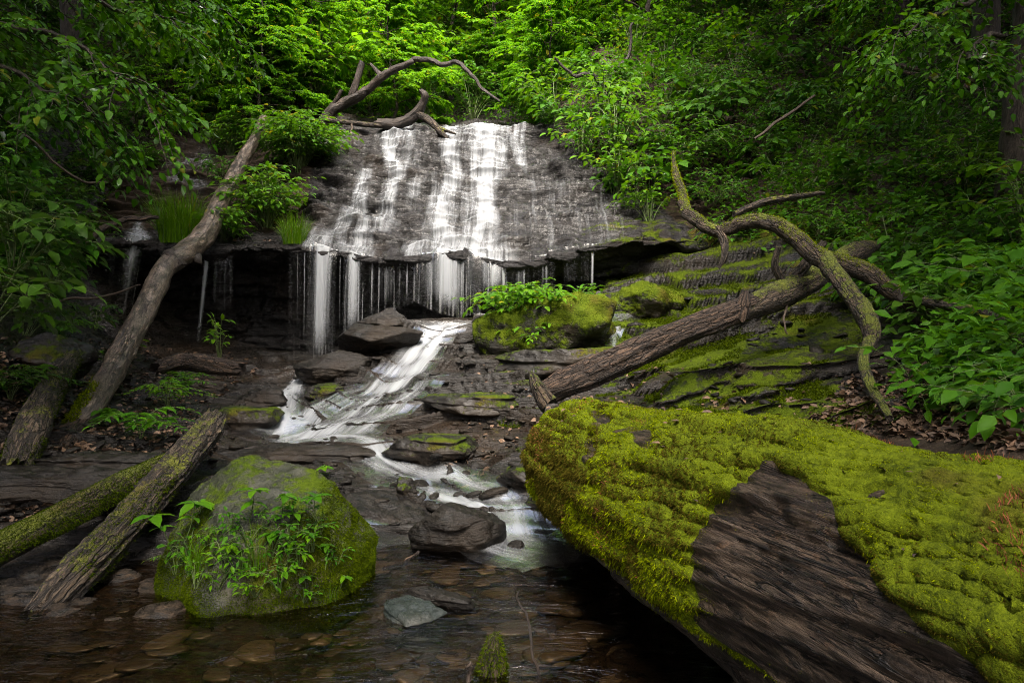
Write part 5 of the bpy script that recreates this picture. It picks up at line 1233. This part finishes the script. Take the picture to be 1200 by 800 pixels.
spots = [(-5.0, 13.4, 2, .6), (-6.4, 14.4, 0, .6), (-4.2, 14.6, 0, .5), (0.9, 15.2, 2, .5), (-2.6, 15.5, 2, .62), (-.5, 18.5, 0, .8), (1.2, 17.5, 2, .8), (-3.6, 17.5, 0, .85), (-5.4, 15.6, 2, .8), (3.0, 15.5, 1, .75), (2.6, 19.5, 0, 1), (-1.8, 21, 2, 1.1), (.6, 22, 3, 1), (-5.5, 20, 1, 1), (4.8, 18.5, 3, .95), (6.6, 15.8, 1, .85),
         (-7.8, 17, 3, .95), (-3.6, 24, 0, 1.15), (2.6, 25, 2, 1.2), (-8.5, 22, 1, 1), (7, 22, 0, 1.05), (-.8, 27, 3, 1.2), (5, 28, 1, 1.2), (-6, 28, 2, 1.25), (9.5, 19, 3, 1), (-10.5, 19, 0, 1), (10.5, 26, 1, 1.2), (-11, 27, 3, 1.2), (1.5, 32, 1, 1.4), (-3.5, 33, 3, 1.4), (7, 34, 3, 1.4), (-9, 34, 1, 1.4)]
seen = set()
for (x, y, k, s) in spots:
    z = float(top_z(np.array([x]), np.array([y]))[0])-.2
    if k not in seen: seen.add(k); put(tk[k], (x, y, z), r.uniform(0, 6), s)
    else: dup(tk[k], (x, y, z), r.uniform(0, 6), s)

# trees added to shade both sides of the stream, crowns mostly out of view
SL, SG = 'added broadleaf tree whose high crown shades the stream and banks', 'trees added for shade'
ck = [make_tree('shade_tree', SL, 320+i, hh, rr, .40, 14000, .24, 'leaf_mid', SG, tr) for i, (hh, rr, tr) in enumerate([(11, 3.6, .2), (12, 4.0, .24)])]
seen = set()
for (x, y, k, s) in [(-6.6, 6.4, 0, 1), (-8.6, 9.4, 1, 1), (-5.2, 2.2, 1, .9), (-8.6, 13, 0, 1.05), (9.6, 10.6, 1, 1.2), (-9.8, 10.8, 0, 1.2), (7.6, 3.6, 1, 1), (-7.4, 3.6, 0, 1), (-4.6, -2.2, 0, .95), (5.9, 6.3, 1, .95), (6.8, 9.8, 0, 1), (5.6, 2.2, 0, .9), (7.6, 13.2, 1, 1), (4.4, -2.4, 1, .9), (-9.5, 5, 1, 1.1), (9.6, 6, 1, 1.1), (-1.5, -8, 0, 1), (2.6, -8.5, 1, 1.1)]:
    z = float(top_z(np.array([x]), np.array([y]))[0])-.2
    if k not in seen: seen.add(k); put(ck[k], (x, y, z), r.uniform(0, 6), s)
    else: dup(ck[k], (x, y, z), r.uniform(0, 6), s)

# low boughs that reach into view at the upper left and upper right
def bough_tree(name, label, trunk, boughs, L, lm, seed, tr=.16):
    r = np.random.default_rng(seed); b0 = np.array(trunk[0][:3]); t = thing(name, label, 'tree', b0)
    g = Geo(); wtube(g, trunk, 40, 16, .08, seed, .06, .1); at_base(t, g, 'trunk', M['bark_dark'])
    for bpts in boughs:
        gw, gl = Geo(), Geo(); q = catmull(np.array([P(*p_) for p_ in bpts]), 40); q += np.stack([fbm(np.stack([np.arange(40)*.2, np.full(40, seed+k*5.), np.zeros(40)], 1), 2, k)*.08 for k in range(3)], 1)
        tube(gw, q, np.linspace(.03, .006, 40), 7, .1, seed, caps=False)
        tgq = nrm(np.gradient(q, axis=0))
        for j in range(30):
            k = int(r.uniform(3, 40)); sgn = r.choice([-1, 1]); sd = np.cross(tgq[k], [0, 0, 1.0])*sgn
            d = sd*.8+tgq[k]*.7+[0, 0, r.normal()*.15-.1]; ln_ = r.uniform(.35, .85)*(1.1-.5*k/40)
            tq = curve_to(q[k], d, ln_, .35, 7, r, .1); tube(gw, tq, np.linspace(.007, .002, 7), 4, 0, j, caps=False)
            spray(gl, tq, L, L*.5, .55, .18, r, 1, .35)
            for jj in range(2):
                k2 = r.integers(2, 6); q3 = curve_to(tq[k2], d+r.normal(size=3)*.7*np.array([1, 1, .2]), ln_*.5, .35, 5, r, .1)
                spray(gl, q3, L, L*.5, .55, .18, r, 1, .35)
        spray(gl, q[15:], L, L*.6, .62, .3, r, 1)
        at_base(t, gw, 'bough', M['bark_dark']).name = 'bough'
        gl.V = [a-b0 for a in gl.V]; o = gl.build('foliage', M[lm], t)
    return t
bough_tree('overhanging_tree', 'tree whose leafy low boughs hang into the upper left corner', [(-5.0, 5.4, 2.6, .2), (-4.9, 5.4, 4.5, .17), (-5.1, 5.3, 7, .12)],
           [[(-140, 20, 5.3), (-20, 20, 5.2), (80, 50, 5.0), (140, 90, 4.9), (178, 122, 4.9)], [(-120, -40, 5.3), (30, -20, 5.5), (140, 5, 5.7), (225, 40, 5.9)], [(-140, 60, 5.2), (-40, 70, 5.0), (50, 100, 4.8), (120, 140, 4.7)], [(-60, -60, 6), (80, -40, 6.3), (200, -10, 6.7), (290, 30, 7)], [(0, -50, 6.6), (120, 0, 7), (220, 10, 7.6), (280, 45, 8)]], .085, 'leaf_mid', 71)
bough_tree('overhanging_tree', 'dark trunk with leafy boughs at the upper right corner', [(5.1, 7.0, 2.4, .15), (5.25, 7.0, 4.2, .14), (5.4, 6.9, 7, .1)],
           [[(1170, -20, 6.6), (1120, 10, 6.2), (1070, 30, 6.0), (1040, 50, 5.9)], [(1190, 40, 6.3), (1150, 50, 5.8), (1115, 75, 5.6)], [(1200, -40, 6.3), (1130, -30, 6.8), (1040, -10, 7.3), (960, 10, 7.8)]], .09, 'leaf_mid', 72)

# ------------------------------------------------------------------ ground cover
def cover(n, poly, seed, ymax=24):
    r = np.random.default_rng(seed); us = np.array(poly); q = r.uniform(us.min(0), us.max(0), (n*3, 2)); q = q[inpoly(q[:, 0], q[:, 1], poly)][:n]
    p, ok = cast(q[:, 0], q[:, 1], 2.4, ymax+4, 200); return p[ok & (p[:, 1] < ymax)]
p = np.concatenate([cover(7000, RIGHT, 1), cover(5000, LEFTP, 2), cover(3000, [(380, -10), (640, -10), (640, 150), (380, 140)], 3, 26)])
r = np.random.default_rng(9)
pp = np.concatenate([p+r.normal(size=p.shape)*np.array([.12, .12, 0]) for _ in range(3)]); pp[:, 2] = top_z(pp[:, 0], pp[:, 1])+np.abs(r.normal(size=len(pp)))*.22+.02
a = r.uniform(0, 6.28, len(pp)); L = r.uniform(.05, .13, len(pp))
g = Geo(); leaves(g, pp, np.stack([np.cos(a), np.sin(a), -.25+.2*r.normal(size=len(a))], 1), np.array([0, 0, 1.0])+r.normal(size=pp.shape)*.35, L, L*.55, 0)
stuff(g.build('undergrowth', M['leaf_mid']), 'low green undergrowth carpeting the steep banks', 'undergrowth')

# moss cushions on the shelves and the mound
cand = np.column_stack([rng.uniform(-1.5, 5, 400000), rng.uniform(4.3, 10, 400000)]); cz_ = ground_z(cand[:, 0], cand[:, 1]); cp = np.column_stack([cand, cz_])
cu, cv = to_px(cp)
wm = np.exp(-(((cu-650)/115)**2+((cv-375)/40)**2))+.75*sstep(700, 780, cu)*sstep(1050, 950, cu)*sstep(300, 330, cv)*sstep(500, 480, cv)+.35*sstep(500, 560, cu)*sstep(560, 520, cv)*sstep(420, 450, cv)*(cu < 720)
gx = (ground_z(cand[:, 0]+.02, cand[:, 1])-cz_)/.02; gy = (ground_z(cand[:, 0], cand[:, 1]+.02)-cz_)/.02; nn = nrm(np.column_stack([-gx, -gy, np.ones(len(gx))]))
k = (fbm(cp*2.3, 4, 8)*1.1+wm*1.1 > .82)
g = Geo(); blades(g, cp[k]+nn[k]*.004, nn[k], .022, .011, .6)
stuff(g.build('shelf_moss', M['moss_dim']), 'green moss carpeting the rock shelves and the mound', 'moss')

# leaf litter, pebbles
def litter(n, poly, seed, L=(.03, .07), lift=.01, y0=2.4, ymax=12):
    p = cover(n, poly, seed, ymax); r = np.random.default_rng(seed+50); a = r.uniform(0, 6.28, len(p)); Ls = r.uniform(*L, len(p))
    p[:, 2] += lift*r.random(len(p)); return p, np.stack([np.cos(a), np.sin(a), .35*r.normal(size=len(a))], 1), np.array([0, 0, 1.0])+r.normal(size=p.shape)*.6, Ls
g = Geo()
for n, poly, s in [(3200, [(-10, 400), (190, 400), (330, 420), (240, 480), (260, 520), (200, 560), (-10, 620)], 1), (2600, [(1000, 440), (1200, 430), (1210, 530), (940, 500)], 2), (700, [(560, 430), (1000, 430), (1000, 490), (640, 520), (500, 600)], 3), (500, [(640, 180), (800, 260), (860, 300), (1000, 330), (900, 160), (700, 60)], 4)]:
    p, d, nv_, Ls = litter(n, poly, s); leaves(g, p, d, nv_, Ls, Ls*.6, 1)
stuff(g.build('leaf_litter', M['litter']), 'brown dead leaves strewn over the banks and shelves', 'leaf litter')
g = Geo(); r = np.random.default_rng(3)
k = r.choice(np.flatnonzero((LOG_VIS & (LOG_N[..., 2] > .6)).ravel()), 170); p = LOG_P.reshape(-1, 3)[k]+[0, 0, .012]; a = r.uniform(0, 6.28, len(p)); Ls = r.uniform(.012, .045, len(p))*np.clip(p[:, 1]/2.4, .5, 1.2)
leaves(g, p, np.stack([np.cos(a), np.sin(a), .1*r.normal(size=len(a))], 1), np.array([0, 0, 1.0])+r.normal(size=p.shape)*.3, Ls, Ls*.4, 1)
stuff(g.build('fallen_leaves', M['litter']), 'few small dead leaves and chips lying on the moss of the big log', 'dead leaves')

g = Geo(); r = np.random.default_rng(4)
for i in range(420):
    x, y = r.uniform(-1.9, .5), r.uniform(2.3, 4.0); s = r.uniform(.03, .12)*(1.7 if r.random() < .1 else 1)
    rg = rock_geo((s*r.uniform(1, 1.7), s, s*r.uniform(.15, .35)), 500+i, 8, .05, 9, layers=0)
    V = np.concatenate(rg.V); c_, s_ = math.cos(i*1.7), math.sin(i*1.7); V = np.column_stack([V[:, 0]*c_-V[:, 1]*s_, V[:, 0]*s_+V[:, 1]*c_, V[:, 2]])+[x, y, float(ground_z(x, y))+s*.1]; V[:, 2] = np.where(V[:, 2] > -.02, -.02+.1*(V[:, 2]+.02), V[:, 2])-.015
    g.add(V, np.concatenate(rg.T))
stuff(g.build('pebbles', plain_material('bed_stones', (0.062, 0.052, 0.037), .35, .75, 14)), 'brown stones covering the bed of the shallow pool', 'pebbles')

# small broken shale chips lying on the shelves and the left bank
g = Geo(); r = np.random.default_rng(14)
p = np.concatenate([cover(420, [(330, 400), (600, 400), (640, 600), (420, 620), (300, 520), (330, 430)], 21, 10), cover(260, [(-10, 430), (250, 430), (330, 520), (200, 560), (-10, 620)], 22, 10), cover(160, [(640, 320), (1000, 320), (1000, 480), (640, 480)], 23, 10)])
for i, a in enumerate(p):
    s = r.uniform(.02, .075)*(1.7 if r.random() < .12 else 1); rg = rock_geo((s*r.uniform(1, 1.9), s, s*r.uniform(.25, .6)), 900+i, 7, .06, 8, layers=0, soft=30)
    V = np.concatenate(rg.V); c_, s_ = math.cos(i*1.7), math.sin(i*1.7); V = np.column_stack([V[:, 0]*c_-V[:, 1]*s_, V[:, 0]*s_+V[:, 1]*c_, V[:, 2]+V[:, 0]*r.normal()*.2])+a+[0, 0, s*.08]
    g.add(V, np.concatenate(rg.T))
stuff(g.build('stone_chips', M['rock']), 'small dark shale chips scattered over the shelves and the left bank', 'stone chips')
